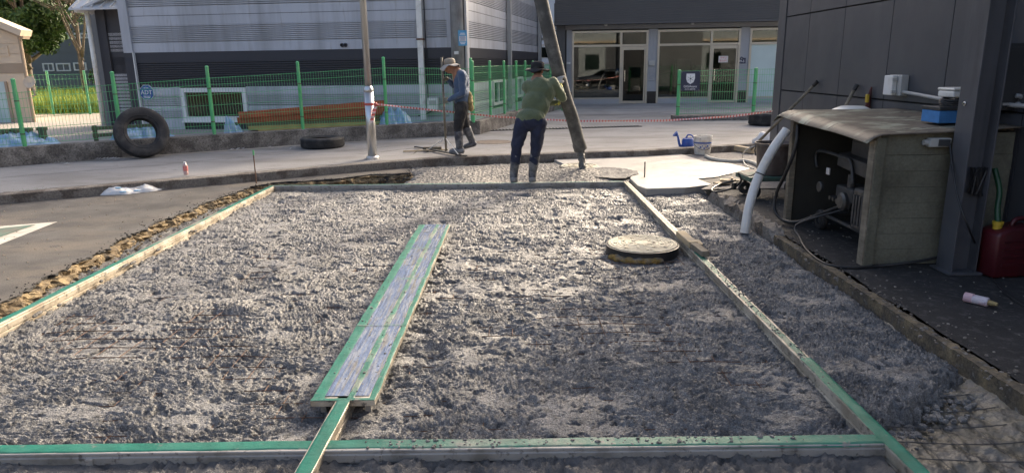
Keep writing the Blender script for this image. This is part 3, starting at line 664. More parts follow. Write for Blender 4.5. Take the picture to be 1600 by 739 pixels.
# the walkway of form panels laid over the pour
wk = thing('form_panel_walkway', 'long walkway of green taped form panels with blue film lying over the pour', 'walkway', (-.84, 5.1, -.07), world=True)
cuts = [3.19, 4.21, 5.22, 6.15, 7.13]
cx_at = lambda y: -.868+(y-3.19)*(.052/3.94)
for i in range(4):
    y0, y1 = cuts[i]+.0008, cuts[i+1]-.0008; zt = .012+[0, .001, 0, .001][i]
    x0, x1 = cx_at(y0), cx_at(y1); hw = .163
    pn = MB()
    pn.hexa([(x0-hw, y0, zt-.030), (x0+hw, y0, zt-.030), (x1+hw, y1, zt-.030), (x1-hw, y1, zt-.030), (x0-hw, y0, zt), (x0+hw, y0, zt), (x1+hw, y1, zt), (x1-hw, y1, zt)])
    o = pn.build('panel', M['galv'], wk, bevel=.001)
    for (a, b, mt, sd_) in ((-.162, -.102, 'tape', 1), (.018, .052, 'tapemud', 2), (.128, .161, 'tape', 3)):
        m_ = (a+b)/2; tape((x0+m_, y0, zt), (x1+m_, y1, zt), b-a, M[mt], o, i*7+sd_, ragged=.010, drop=.002)
    for (a, b, sd_) in ((-.101, .016, 4), (.053, .128, 5)):
        m_ = (a+b)/2; tape((x0+m_, y0+.05*(i == 0), zt), (x1+m_, y1, zt), b-a, M['film'], o, i*7+sd_, z=.003, ragged=.008, drop=.0, name='film_strip')
    tape((x0-hw, y0+.012, zt), (x0+hw, y0+.012, zt), .022, M['tapemud'], o, i+70, z=.003, ragged=.004, drop=0, name='joint_tape')
    clods('concrete_crumbs', 45, (cx_at(y0)-.15, cx_at(y0)+.15, y0, y1, zt+.002), o, i+20, M['wet'], .002, .0055)
MB().b2((-1.0, 3.25, -.09), (-.97, 3.29, -.03)).build('foot', M['galvg'], wk); MB().b2((-.77, 3.25, -.09), (-.74, 3.29, -.03)).build('foot', M['galvg'], wk)
cb = thing('form_board', 'short green taped form board joining the walkway and crossing the front board', 'form board', (-.88, 2.7, -.08), world=True)
rail((-.868, 3.30, .012), (-.915, 1.6, .012), .082, M['galv'], cb)
tape((-.868, 3.19, .012), (-.915, 1.6, .012), .078, M['tape'], cb, 31, z=.004)

# manholes
def manhole(name, loc, r, label, light=True):
    t = thing(name, label, 'manhole cover', loc)
    MB().lathe([(r+.012,-.11),(r+.02,-.1),(r+.016,-.03),(r+.022,-.028),(r+.024,-.008),(r+.010,-.006),(r+.008,-.02),(r-.02,-.03)], n=56).build('frame_ring', M['castiron'], t, auto=40)
    mb = MB(); prof = [(r+.004,-.03),(r+.004,.0),(r-.008,.004)]
    for k in range(9):
        a = (r-.02)*(1-k/9.0); prof += [(a, .004), (a-.004, .0075), (a-.012, .0075), (a-.016, .004)]
    prof = [p for p in prof if p[0] > .02]+[(.0, .004)]
    mb.lathe(prof, n=56).build('cover_plate', M['cover'], t, auto=30)
    stud = MB()
    for k in range(8):
        for rr_ in (.32, .58, .8):
            a = 2*math.pi*(k+.5*(rr_ == .58))/8; stud.box((r*rr_*math.cos(a), r*rr_*math.sin(a), .007), (.03,.02,.008), a)
    stud.build('raised_studs', M['cover'], t)
    MB().lathe([(.075,.004),(.075,.009),(.06,.0095),(.0,.0095)], n=24).build('centre_boss', M['cover'], t)
    return t
mh = manhole('manhole_cover', (1.225, 6.29, .0), .318, 'dusty round manhole cover standing proud of the pour with yellow foam at its rim')
fo = MB()
for k in range(26):
    a = R(205+k*3.2); s_ = rnd.uniform(.022, .036)
    fo.sphere((.345*math.cos(a), .345*math.sin(a), -.08+rnd.uniform(-.012,.008)), (s_*1.5, s_*1.1, s_*.8), 8, 6)
ff = fo.build('foam_bead', M['foam'], mh, smooth=True); rm = ff.modifiers.new('r', 'REMESH'); rm.mode = 'VOXEL'; rm.voxel_size = .008; apply_mods(ff)
sl = MB(); sl.lathe([(.36,-.16),(.36,-.10),(.345,-.095),(.34,-.1)], n=40).build('mortar_collar', M['wetdark'], mh)
pf = P(905, 259, .025)
manhole('manhole_cover', (pf.x, pf.y, .026), .30, 'round manhole cover half buried in new slab under the hose outlet')
pr_ = P(770, 222, ZR)
t = thing('manhole_cover', 'flat brown manhole cover set flush in the grey road', 'manhole cover', (pr_.x, pr_.y, ZR-.002))
MB().lathe([(.36,-.02),(.36,.004),(.33,.006),(.33,.003),(.0,.003)], n=36).build('cover_plate', mk('brown iron', (.16,.12,.09), .7, .3, 9, bump=.6, bs=50), t)
MB().lathe([(.40,-.02),(.40,.0015),(.362,.0015)], n=36).build('frame_ring', M['kerb'], t)

# wire mesh showing through the concrete
def wires(name, xs_, ys_, zf, mat, label, r=.0028, yr=None, xr=None):
    mb = MB()
    for x in xs_:
        pts = [(x+.006*math.sin(y*3+x*5), y, zf(x, y)) for y in np.arange(yr[0], yr[1], .12)]; mb.tube(pts, r, 4)
    for y in ys_:
        pts = [(x, y+.006*math.sin(x*4+y*3), zf(x, y)+.004) for x in np.arange(xr[0], xr[1], .12)]; mb.tube(pts, r, 4)
    return tag(mb.build(name, mat), label, 'wire mesh')
wires('wire_mesh', np.arange(-3.2, 1.6, .152), np.arange(3.05, 6.4, .152), lambda x, y: -.096+.021*math.exp(-((x+2.1)/.75)**2-((y-4.3)/.55)**2)+.010*math.exp(-((x-.6)/.6)**2-((y-4.6)/1.2)**2)+.007*math.sin(x*1.7+y*2.9)+.006*math.sin(x*7+y*5), M['rust'],
      'rusty welded wire mesh half sunk in the grey pour', .0026, (3.0, 6.5), (-3.3, 1.55))
wires('wire_mesh', np.arange(1.78, 2.7, .17), np.arange(1.9, 4.7, .152), lambda x, y: -.135+.012*math.sin(x*5+y*2)+.09*max(0, x-2.4), M['steelwire'],
      'dark wire mesh lying over crumpled plastic sheet', .003, (1.75, 4.7), (1.72, 2.74))

# thin stakes
t = thing('stake', 'thin rusty stake with green tip standing by the broken asphalt corner', 'stake', P(401, 292, -.05)); hgt = PY(397, 235, P(401, 292, -.05).y).z+.05
MB().tube([(0,0,-.1), (.003,0,hgt-.07)], .008, 6).build('rod', M['rust'], t); MB().tube([(.003,0,hgt-.07), (.004,0,hgt)], .011, 6).build('tip', M['fence'], t)
t = thing('stake', 'short dark steel pin sticking out of the new slab', 'stake', P(1007, 277, .022)); hgt = PY(1007, 253, P(1007, 277, .022).y).z-.022
MB().tube([(0,0,-.1), (0,0,hgt)], .010, 6).build('rod', M['steelwire'], t)

# ============================================================ LEFT BUILDING (grey siding with navy band)
PH = R(7.0); C0 = Vector((*PY(704, 100, 17.2).xy,)); DL = Vector((-math.cos(PH), math.sin(PH))); NL = Vector((-math.sin(PH), -math.cos(PH)))   # along (to the left), outwards
PH2 = R(12.5); C1 = C0+Vector((.32, -.02)); DR = Vector((math.sin(PH2), math.cos(PH2))); NR = Vector((math.cos(PH2), -math.sin(PH2)))
gb = thing('siding_building', 'pale grey ribbed siding building with navy band behind the green fence', 'building', (C0.x, C0.y, ZR), world=True)
def wpt(c, d, nrm, s, z, o=0.0): q = c+d*s+nrm*o; return Vector((q.x, q.y, z))
def wbox(mb, c, d, nrm, s0, s1, z0, z1, o0, o1, mi=0):
    return mb.hexa([wpt(c,d,nrm,s0,z0,o1), wpt(c,d,nrm,s1,z0,o1), wpt(c,d,nrm,s1,z0,o0), wpt(c,d,nrm,s0,z0,o0), wpt(c,d,nrm,s0,z1,o1), wpt(c,d,nrm,s1,z1,o1), wpt(c,d,nrm,s1,z1,o0), wpt(c,d,nrm,s0,z1,o0)], mi)
def ribbed(c, d, nrm, s0, s1, z0, z1, n, mat, parent, name, depth=.018, groove=.28):
    """horizontal ribbed siding: n flat ribs parted by grooves, one sheet"""
    vs = []; prof = []
    h = (z1-z0)/n
    for i in range(n):
        a = z0+i*h; g = h*groove
        prof += [(a, -depth), (a+g*.7, -depth), (a+g, 0), (a+h*.999, 0)]
    for z, o in prof: vs += [wpt(c,d,nrm,s0,z,o), wpt(c,d,nrm,s1,z,o)]
    return MB().add(vs, [(2*i, 2*i+1, 2*i+3, 2*i+2) for i in range(len(prof)-1)]).build(name, mat, parent)
SL = PV(205, 60, C0, DL)[0]            # length of the front
TOPZ = 6.4
wbox(MB(), C0, DL, NL, .0, SL, ZR, TOPZ, -.25, -.06).build('core_wall', M['siding_dark'], gb)
# front: (z0, z1, kind)
bands = [(ZR, .42, 'p'), (.42, .62, 'r'), (.62, .72, 'p'), (.72, 1.00, 'r'), (1.00, 1.19, 'p'), (1.19, 1.28, 'D'), (1.28, 1.82, 'd'), (1.82, 2.05, 'D'), (2.05, 2.29, 'p'), (2.29, 2.70, 'r'), (2.70, 2.93, 'p'), (2.935, 3.15, 'p'), (3.15, 3.65, 'r'), (3.65, 4.1, 'p'), (4.1, 4.6, 'r'), (4.6, TOPZ, 'p')]
def clad(c, d, nrm, s0, s1, parent, holes=()):
    for z0, z1, k in bands:
        segs = [(s0, s1)]
        for (h0, h1, hz0, hz1) in holes:
            if hz0 < z1-.01 and hz1 > z0+.01:
                ns = []
                for a, b in segs:
                    if h0 > a: ns.append((a, min(b, h0)))
                    if h1 < b: ns.append((max(a, h1), b))
                segs = [q for q in ns if q[1]-q[0] > .01]
        for a, b in segs:
            if k in 'pD': wbox(MB(), c, d, nrm, a, b, z0+.003, z1-.003, -.019, 0).build('flat_panel', M['siding' if k == 'p' else 'siding_dark'], parent)
            else:
                n = max(2, round((z1-z0)/.046)) if k == 'r' else 10
                ribbed(c, d, nrm, a, b, z0, z1, n, M['siding' if k == 'r' else 'siding_dark'], parent, 'ribbed_panel', .055, .42)
# window on the front
wl0, wz0, _ = PV(288, 190, C0, DL); wl1, wz1, _ = PV(384, 137, C0, DL)
wz0 = PV(335, 189, C0, DL)[1]
hole = (wl1, wl0, wz0, wz1)
clad(C0, DL, NL, .05, SL-.02, gb, [hole])
def window(c, d, nrm, s0, s1, z0, z1, parent, fw_=.07, mull=1, glass='glassdark', o=.03, fmat='whitepaint', deep=-.12):
    wd_ = MB()
    for (a, b, e, f) in ((s0, s1, z0, z0+fw_), (s0, s1, z1-fw_, z1), (s0, s0+fw_, z0+fw_, z1-fw_), (s1-fw_, s1, z0+fw_, z1-fw_)): wbox(wd_, c, d, nrm, a, b, e, f, deep, o)
    wo_ = wd_.build('window_frame', M[fmat], parent)
    mm = MB()
    for i in range(mull):
        sm = s0+(s1-s0)*(i+1)/(mull+1); wbox(mm, c, d, nrm, sm-fw_*.3, sm+fw_*.3, z0+fw_, z1-fw_, deep+.02, o-.03)
    if mull: mm.build('mullion', M[fmat], wo_)
    for i in range(mull+1):
        a = s0+fw_+(s1-s0-2*fw_)*i/(mull+1); b = s0+fw_+(s1-s0-2*fw_)*(i+1)/(mull+1)
        wbox(MB(), c, d, nrm, a+.004, b-.004, z0+fw_, z1-fw_, -.05, -.044).build('pane', M[glass], wo_)
    return wo_
window(C0, DL, NL, wl1, wl0, wz0, wz1, gb, .11, 0)
wbox(MB(), C0, DL, NL, wl1-.03, wl0+.03, wz0-.04, wz0, -.02, .07).build('window_sill', M['whitepaint'], gb)
wbox(MB(), C0, DL, NL, wl1, wl0, wz0, wz1, -.24, -.13).build('window_back', M['dark_room'], gb)
# corner trims
wbox(MB(), C0, DL, NL, -.05, .06, 2.05, TOPZ, -.10, .025).build('corner_trim', M['siding'], gb)
wbox(MB(), C0, DL, NL, -.05, .06, 1.19, 2.05, -.10, .025).build('corner_trim', M['siding_dark'], gb)
wbox(MB(), C0, DL, NL, -.05, .06, ZR, 1.19, -.10, .025).build('corner_trim', M['siding'], gb)
wbox(MB(), C0, DL, NL, SL-.02, SL+.22, 2.05, TOPZ, -.12, .06).build('corner_trim', M['siding'], gb)
wbox(MB(), C0, DL, NL, SL-.02, SL+.22, ZR, 2.05, -.12, .06).build('corner_trim', M['siding_dark'], gb)
wbox(MB(), C0, DL, NL, SL-.045, SL-.02, ZR, 2.05, -.01, .075).build('trim_edge', M['whitepaint'], gb)
# twin vents
for u in (535, 540.5):
    s_, z_, q = PV(u, 71, C0, DL); MB().lathe([(.045,-.02),(.045,.05),(.03,.05),(.03,.0)], q, 12, Matrix(((DL.x,0,NL.x),(DL.y,0,NL.y),(0,1,0)))).build('vent', M['siding_dark'], gb)
# downpipe with rusty bracket, meter box and cables
s_, z_, q = PV(660, 100, C0, DL)
dp = wbox(MB(), C0, DL, NL, s_-.065, s_+.065, .35, TOPZ, .05, .15).build('downpipe', M['pvc'], gb)
wbox(MB(), C0, DL, NL, s_-.085, s_+.085, PV(660, 62, C0, DL)[1]-.02, PV(660, 62, C0, DL)[1]+.02, .0, .165).build('bracket', M['rust'], dp)
MB().tube([wpt(C0, DL, NL, s_-.12, .7, .05), wpt(C0, DL, NL, s_-.115, 2.3, .05), wpt(C0, DL, NL, s_-.10, TOPZ, .05)], .012, 6).build('cable', M['blackrub'], gb)
s1_, z1_, _ = PV(670, 172, C0, DL); s2_, z2_, _ = PV(686, 153, C0, DL)
mbx = wbox(MB(), C0, DL, NL, s2_, s1_, z1_, z2_, .0, .14).build('meter_box', M['pvc'], gb, bevel=.015)
wbox(MB(), C0, DL, NL, s2_+.05, s1_-.05, z1_+.12, z2_-.06, .14, .15).build('meter_window', M['greybox'], mbx)
MB().tube(spline([wpt(C0, DL, NL, (s1_+s2_)/2, z1_, .06), wpt(C0, DL, NL, s1_+.1, z1_-.12, .1), wpt(C0, DL, NL, s1_+.25, .45, .12)], 5), .014, 6).build('cable', M['blackrub'], gb)
# right-hand side
SR = 10.6
wbox(MB(), C1, DR, NR, .0, SR, ZR, TOPZ, -.3, -.06).build('core_wall', M['siding_dark'], gb)
win_r = []
for (ua, ub, va, vb) in ((771, 789, 124, 168), (808, 816, 120, 153)):
    a, za, _ = PV(ua, vb, C1, DR); b, zb, _ = PV(ub, va, C1, DR); win_r.append((a, b, max(.5, za), zb))
clad(C1, DR, NR, .05, SR, gb, win_r)
for (a, b, za, zb) in win_r:
    window(C1, DR, NR, a, b, za, zb, gb, .07, 1); wbox(MB(), C1, DR, NR, a, b, za, zb, -.28, -.14).build('window_back', M['dark_room'], gb)
wbox(MB(), C1, DR, NR, -.06, .08, ZR, TOPZ, -.1, .02).build('corner_trim', M['siding'], gb)
wbox(MB(), C0, -DL, NL, .04, .42, ZR, TOPZ, -.3, -.012).build('corner_return', M['siding'], gb)
for (u, wd_) in ((792, .12), (840, .16)):
    a = PV(u, 60, C1, DR)[0]; wbox(MB(), C1, DR, NR, a-wd_/2, a+wd_/2, .3, TOPZ, .03, .14).build('downpipe', M['conduit'], gb)
# left annex bay, set back, with its own eave
A0 = C0+DL*(SL+.22)-NL*.9
wbox(MB(), A0, DL, NL, 0, 1.35, ZR, 3.3, -.2, 0).build('annex_wall', M['siding_dark'], gb)
for (va, vb) in ((52, 83), (116, 180)):
    za = PV(190, vb, A0, DL)[1]; zb = PV(190, va, A0, DL)[1]
    n = max(3, int((zb-za)/.09)); ribbed(A0, DL, NL, .0, 1.05, za, zb, n, M['siding'], gb, 'annex_panel', .02)
zb = PV(190, 90, A0, DL)[1]; ribbed(A0, DL, NL, 0, 1.05, zb-.4, zb, 7, M['siding_dark'], gb, 'annex_panel', .015)
wbox(MB(), A0, DL, NL, 1.05, 1.30, ZR, 3.25, -.1, .06).build('annex_corner', M['siding_dark'], gb)
wbox(MB(), A0, DL, NL, 1.34, 1.75, ZR, 3.6, -1.6, -.25).build('annex_pier', M['warehouse'], gb)
ez = PV(165, 19, A0+NL*.5, DL)[1]
ev = MB(); ev.hexa([wpt(A0,DL,NL,-.2,ez+.62,.55), wpt(A0,DL,NL,1.5,ez,.55), wpt(A0,DL,NL,1.5,ez,-.2), wpt(A0,DL,NL,-.2,ez+.62,-.2), wpt(A0,DL,NL,-.2,ez+.70,.55), wpt(A0,DL,NL,1.5,ez+.06,.55), wpt(A0,DL,NL,1.5,ez+.06,-.2), wpt(A0,DL,NL,-.2,ez+.70,-.2)])
ev.build('annex_eave', M['roofsheet'], gb)
rs_ = MB()
rs_.hexa([wpt(A0,DL,NL,-.2,ez+.05,.60), wpt(A0,DL,NL,1.62,ez+.05,.60), wpt(A0,DL,NL,1.62,ez+1.9,-2.2), wpt(A0,DL,NL,-.2,ez+1.9,-2.2), wpt(A0,DL,NL,-.2,ez+.09,.60), wpt(A0,DL,NL,1.62,ez+.09,.60), wpt(A0,DL,NL,1.62,ez+1.94,-2.2), wpt(A0,DL,NL,-.2,ez+1.94,-2.2)])
rf = rs_.build('annex_roof', M['roofsheet'], gb)
rb = MB()
for k in range(7): a = -.1+k*.27; rb.bar(wpt(A0,DL,NL,a,ez+.11,.60), wpt(A0,DL,NL,a,ez+1.96,-2.2), .05, .05)
rb.build('roof_ribs', M['roofsheet'], rf)
for (s_, top, r_, o) in ((.30, PV(177, 32, A0, DL)[1], .055, .12), (1.42, 3.2, .06, .2)):
    MB().tube([wpt(A0,DL,NL,s_,ZR,o), wpt(A0,DL,NL,s_,top,o)], r_, 10).build('downpipe', M['pvc'], gb, smooth=True)
MB().tube([wpt(A0,DL,NL,.12,2.2,.06), wpt(A0,DL,NL,.12,3.1,.06)], .015, 6).build('cable', M['conduit'], gb)
wbox(MB(), A0, DL, NL, .0, .26, PV(196, 68, A0, DL)[1], PV(196, 52, A0, DL)[1], .0, .2).build('switch_box', M['greybox'], gb, bevel=.01)
# blue octagonal alarm sign
s_, z_, q = PV(230.5, 145, C0, DL)
sg = thing('alarm_sign', 'blue octagonal alarm sign with white letters on pale siding left of the window', 'sign', wpt(C0, DL, NL, s_, z_, .0), world=True)
FM = frame_of(wpt(C0, DL, NL, s_, z_, .03), (-DL.x, -DL.y, 0))
def disc(n, r, d0, d1, rot=0): 
    return MB().prism([(r*math.cos(2*math.pi*(k+.5)/n+rot), r*math.sin(2*math.pi*(k+.5)/n+rot)) for k in range(n)], d0, d1, M=FM@Matrix.Rotation(R(90), 4, 'X'))
disc(8, .205, -.03, .0).build('rim', M['white'], sg); disc(8, .192, 0, .006).build('plate', M['bluesign'], sg)
text('lettering', 'ADT', .155, M['white'], FM@Matrix.Translation((0,-.012,0)), sg)
for zz, ww in ((.115, .13), (-.095, .20), (-.13, .16)):
    mbx_ = MB()
    for k in range(5): mbx_.box((-ww/2+ww*(k+.5)/5, -.008, zz), (ww/5*.7, .004, .02))
    o = mbx_.build('small_lettering', M['white'], sg); o.data.transform(FM)

# ============================================================ SHOPS
PS = R(-5.0); S0 = Vector((4.6, 26.8)); DS = Vector((math.cos(PS), math.sin(PS))); NS = Vector((math.sin(PS), -math.cos(PS)))
sh = thing('shop_building', 'dark clad shop building with glazed shopfronts across the road', 'building', (S0.x, S0.y, ZR), world=True)
sx = lambda u, v=100: PV(u, v, S0, DS)[0]
sz = lambda v, u=1000: PV(u, v, S0, DS)[1]
sL, sRt = sx(884), sx(1240)+3.5
ZF = ZR+.004
z_top, z_tr, z_sill = 2.80, 2.26, .30
SH = 7.2  # height of the unseen upper storey, raised so its shade covers the road
wbox(MB(), S0, DS, NS, sL-.35, sRt, 3.35, SH, -.6, .0).build('upper_wall', M['shopdark'], sh)
wbox(MB(), S0, DS, NS, sL-.35, sRt, SH, SH+.12, -9, .5).build('roof', M['shopdark'], sh)
wbox(MB(), S0, DS, NS, sL-.35, sL-.12, ZR, SH, -9, -.05).build('side_wall', M['shopdark'], sh)
wbox(MB(), S0, DS, NS, sL-.35, sRt, ZR, SH, -9, -8.8).build('rear_wall', M['shopdark'], sh)
# overhanging ribbed fascia
zf0 = PV(1050, 34, S0+NS*.6, DS)[1]
wbox(MB(), S0, DS, NS, sL-.38, sRt, zf0, 6.9, -.02, .57).build('fascia_box', M['shopdark'], sh)
ribbed(S0+NS*.60, DS, NS, sL-.40, sRt, zf0+.02, 6.9, 52, M['shopdark'], sh, 'fascia_ribs', .02)
wbox(MB(), S0, DS, NS, sL-.42, sRt, zf0-.05, zf0+.02, -.02, .62).build('fascia_edge', M['shopdark'], sh)
for u in (945, 1077):
    a = sx(u); MB().tube([wpt(S0,DS,NS,a,zf0-.05,.3), wpt(S0,DS,NS,a,zf0-.11,.3)], .06, 10).build('soffit_lamp', M['whitepaint'], sh)
wbox(MB(), S0, DS, NS, sL-.36, sL-.02, ZR, zf0-.05, -.3, .22).build('corner_post', M['shopdark'], sh)
ribbed(S0, DS, NS, sL-.02, sRt, 2.86, zf0-.05, 6, M['shopgrey'], sh, 'header_panel', .02)
wbox(MB(), S0, DS, NS, sL-.02, sRt, 2.84, zf0-.05, -.2, -.03).build('header_core', M['shopdark'], sh)
# pillars
def pillar(u0, u1):
    a, b = sx(u0), sx(u1)
    wbox(MB(), S0, DS, NS, a, b, ZR, 2.84, -.25, -.03).build('pillar', M['shopgrey'], sh)
    for (z0, z1) in ((ZR+.45, .95), (.95, 1.65), (1.65, 2.0), (2.0, 2.84)):
        if z0 in (.95, 2.0) and False: continue
        if round(z0, 2) in (.95,) or round(z0, 2) == 2.0 and False: ribbed(S0, DS, NS, a, b, z0, z1, 11, M['shopgrey'], sh, 'pillar_ribs', .02)
        else: wbox(MB(), S0, DS, NS, a, b, z0+.004, z1-.004, -.02, 0).build('pillar_panel', M['shopgrey'], sh)
    wbox(MB(), S0, DS, NS, a-.005, b+.005, ZR, ZR+.44, -.2, .012).build('tile_base', M['tile'], sh)
pillar(885, 893.5); pillar(1012, 1026.5); pillar(1155, 1169)
# glazed bays: (left, door split or None, right, door on the right)
def bay(u0, um, u1, door=True, frosted=False):
    a, b = sx(u0), sx(u1); m = sx(um) if um else None; fwid = .075
    wbox(MB(), S0, DS, NS, a, b if not door else m, ZR, z_sill, -.12, .02).build('sill_block', M['shopgrey'], sh)
    f = MB()
    verts_ = [a, b-fwid]+([m-fwid/2] if m else [])
    for s_ in verts_: wbox(f, S0, DS, NS, s_, s_+fwid, ZR, z_top, -.09, .03)
    hs = [z_top-fwid, z_tr-fwid/2]
    xs_ = sorted(verts_)
    for i in range(len(xs_)-1):
        for z_ in hs: wbox(f, S0, DS, NS, xs_[i]+fwid, xs_[i+1], z_, z_+fwid, -.088, .028)
        if not (door and i == len(xs_)-2): wbox(f, S0, DS, NS, xs_[i]+fwid, xs_[i+1], z_sill, z_sill+.05, -.088, .026)
    fr = f.build('shopfront_frame', M['alu'], sh)
    for i in range(len(xs_)-1):
        isd = door and i == len(xs_)-2
        wbox(MB(), S0, DS, NS, xs_[i]+fwid, xs_[i+1], z_tr+fwid/2, z_top-fwid, -.04, -.034).build('transom_pane', M['shopglass'], fr)
        if isd:
            d_ = MB(); p0, p1 = xs_[i]+fwid+.01, xs_[i+1]-.01; zt_ = z_tr-fwid/2-.01
            for q in ((p0, p0+.05, ZR+.01, zt_), (p1-.05, p1, ZR+.01, zt_), (p0+.05, p1-.05, zt_-.12, zt_), (p0+.05, p1-.05, ZR+.01, ZR+.10)): wbox(d_, S0, DS, NS, q[0], q[1], q[2], q[3], -.06, .0)
            do = d_.build('door', M['alu'], sh)
            wbox(MB(), S0, DS, NS, p0+.05, p1-.05, ZR+.10, zt_-.12, -.033, -.027).build('door_pane', mglass('door glass', (.18,.2,.2), .6), do)
            wbox(MB(), S0, DS, NS, p0+.09, p0+.12, .95, 1.35, .02, .05).build('door_handle', M['chrome'], do)
        else:
            wbox(MB(), S0, DS, NS, xs_[i]+fwid, xs_[i+1], z_sill+.05, z_tr-fwid/2, -.04, -.034).build('pane', M['frosted' if frosted else 'shopglass'], fr)
bay(893.5, 970, 1012); bay(1026.5, 1110, 1155); bay(1169, None, 1290, door=False, frosted=True)
# dim rooms behind the glass
wbox(MB(), S0, DS, NS, sL, sRt, ZR, 3.2, -4.2, -4.1).build('room_wall', M['grey_room'], sh)
for u in (1019, 1162): a = sx(u); wbox(MB(), S0, DS, NS, a-.05, a+.05, ZR, 3.2, -4.1, -.26).build('partition', M['grey_room'], sh)
wbox(MB(), S0, DS, NS, sL, sRt, 2.86, 2.95, -4.1, -.2).build('room_ceiling', M['dark_room'], sh)
wbox(MB(), S0, DS, NS, sL, sRt, ZR, ZR+.01, -4.1, -.1).build('room_floor', M['dark_room'], sh)
for u0, u1, z1, o in ((1040, 1062, 1.2, -2.6), (1075, 1100, 1.75, -3.0), (1116, 1140, .9, -2.0), (1095, 1106, 1.5, -1.2)):
    wbox(MB(), S0, DS, NS, sx(u0), sx(u1), ZR+.012, z1, o-.4, o).build('room_furniture', M['shopgrey'], sh, bevel=.02)
# intercom, notices, plates
a, b = sx(1013), sx(1023); wbox(MB(), S0, DS, NS, a, b, sz(103), sz(96), .0, .07).build('intercom', M['greybox'], sh, bevel=.01)
a = sx(888); wbox(MB(), S0, DS, NS, a-.06, a+.08, sz(99), sz(96), .0, .05).build('bell_box', M['whitepaint'], sh)
FMn = lambda u, v, o: frame_of(wpt(S0, DS, NS, sx(u, v), PV(u, v, S0, DS)[1], o), (DS.x, DS.y, 0))
Mn = FMn(1130, 93, .02); nt_ = tag(MB().box((0,.004,0), (.34,.004,.23)).build('door_notice', M['paper']), 'white paper notice with red writing stuck on the shop door', 'notice'); nt_.data.transform(Mn)
text('lettering', '외부인', .085, M['redprint'], Mn@Matrix.Translation((0,0,.05)), nt_, .001); text('lettering', '출입금지', .075, M['redprint'], Mn@Matrix.Translation((0,0,-.055)), nt_, .001)
Mn = FMn(1158.5, 94.5, .012)
pl = MB().prism([(-.15,-.11),(.15,-.11),(.15,.08),(.07,.08),(0,.13),(-.07,.08),(-.15,.08)], 0, .012, M=Mn@Matrix.Rotation(R(90), 4, 'X')).build('address_plate', M['navysign']); tag(pl, 'small navy house number plate on the shop pillar', 'plate')
text('lettering', '99-5', .12, M['white'], Mn@Matrix.Translation((0,-.014,-.04)), pl, .001)
text('small_lettering', '길', .05, M['white'], Mn@Matrix.Translation((0,-.014,.06)), pl, .001)
# forecourt and slot drain
q0 = [P(u, v, ZR) for u, v in ((850,182), (1400,176))]
struct('forecourt', MB().quad((-.2, 21.6, ZR+.002), (16, 20.6, ZR+.002), (16, 26.9, ZR+.002), (2.2, 27.2, ZR+.002)), mk('forecourt concrete', (.34,.33,.315), .85, .12, .7, bump=.2, bs=80, dirt=(.24,.23,.215), ds=.8, damt=.42))
dr = thing('slot_drain', 'long black slotted drain grate across the road behind the worker in green', 'drain', P(830, 202, ZR), world=True)
a, b = P(690, 206, ZR+.004), P(1000, 197, ZR+.004); dd = (b-a).normalized(); nn = Vector((-dd.y, dd.x, 0))
mb = MB(); mb.bar(a, b, .30, .01); mb.build('channel', M['tile'], dr)
for i in range(60):
    c = a+(b-a)*((i+.5)/60); MB().bar(c-nn*.13+Vector((0,0,.007)), c+nn*.13+Vector((0,0,.007)), .035, .012).build('grate_bar', M['metalgrey'], dr)

# block of another building in the gap between the two, and the far road end
bl = thing('pale_blue_building', 'pale blue grey building seen through the gap beside the shop', 'building', (1.0, 44, ZR), world=True)
MB().b2((-3, 44, ZR), (9, 46, 9)).build('wall', mk('pale blue wall', (.42,.48,.56), .6, .06, 1), bl)
for z in (1.6, 2.7, 3.9): MB().b2((-3, 43.93, z), (9, 44, z+.10)).build('ledge', M['shopgrey'], bl)
for i in range(5): MB().b2((-2+i*1.9, 43.95, 2.0), (-1.0+i*1.9, 43.998, 2.6)).build('window', M['glassdark'], bl)
MB().b2((2.0, 43.0, ZR), (4.5, 43.6, 1.3)).build('container', M['navysign'], bl)
lb = thing('pipe_rack', 'dark steel bracket rack on the shop corner', 'rack', PY(868, 50, 27.6), world=True)
r0 = [PY(867, 6, 27.6), PY(873, 6, 27.6), PY(873, 49, 27.6), PY(867, 49, 27.6)]
for i in range(4): MB().bar(r0[i], r0[(i+1) % 4], .05, .05, up=(0,1,0)).build('bar', M['shopdark'], lb)
MB().bar(PY(842, 62, 27.6), PY(882, 59, 27.6), .1, .1).build('crossbar', M['metalgrey'], lb)
# ============================================================ RIGHT BUILDING (charcoal panels) and steel column
XW = 4.0
rbld = thing('panel_building', 'charcoal panelled building wall rising behind the shed', 'building', (XW, 8, 0), world=True)
MB().b2((XW+.03, 2.0, 0), (XW+.5, 10.66, 6.5)).build('core_wall', M['seam'], rbld)
yb = [2.0, 3.3, 4.4, 5.45, 6.50, 7.53, 8.60, 9.60, 10.40]; zb_ = [0.0, 1.222, 2.25, 3.28, 4.31, 5.4, 6.5]
for i in range(len(yb)-1):
    for j in range(len(zb_)-1):
        MB().b2((XW, yb[i]+.006, zb_[j]+.009), (XW+.025, yb[i+1]-.006, zb_[j+1]-.009)).build('panel', M['panel'], rbld)
MB().b2((XW-.012, 10.41, 0), (XW+.52, 10.68, 6.5)).build('corner_trim', M['panel'], rbld)
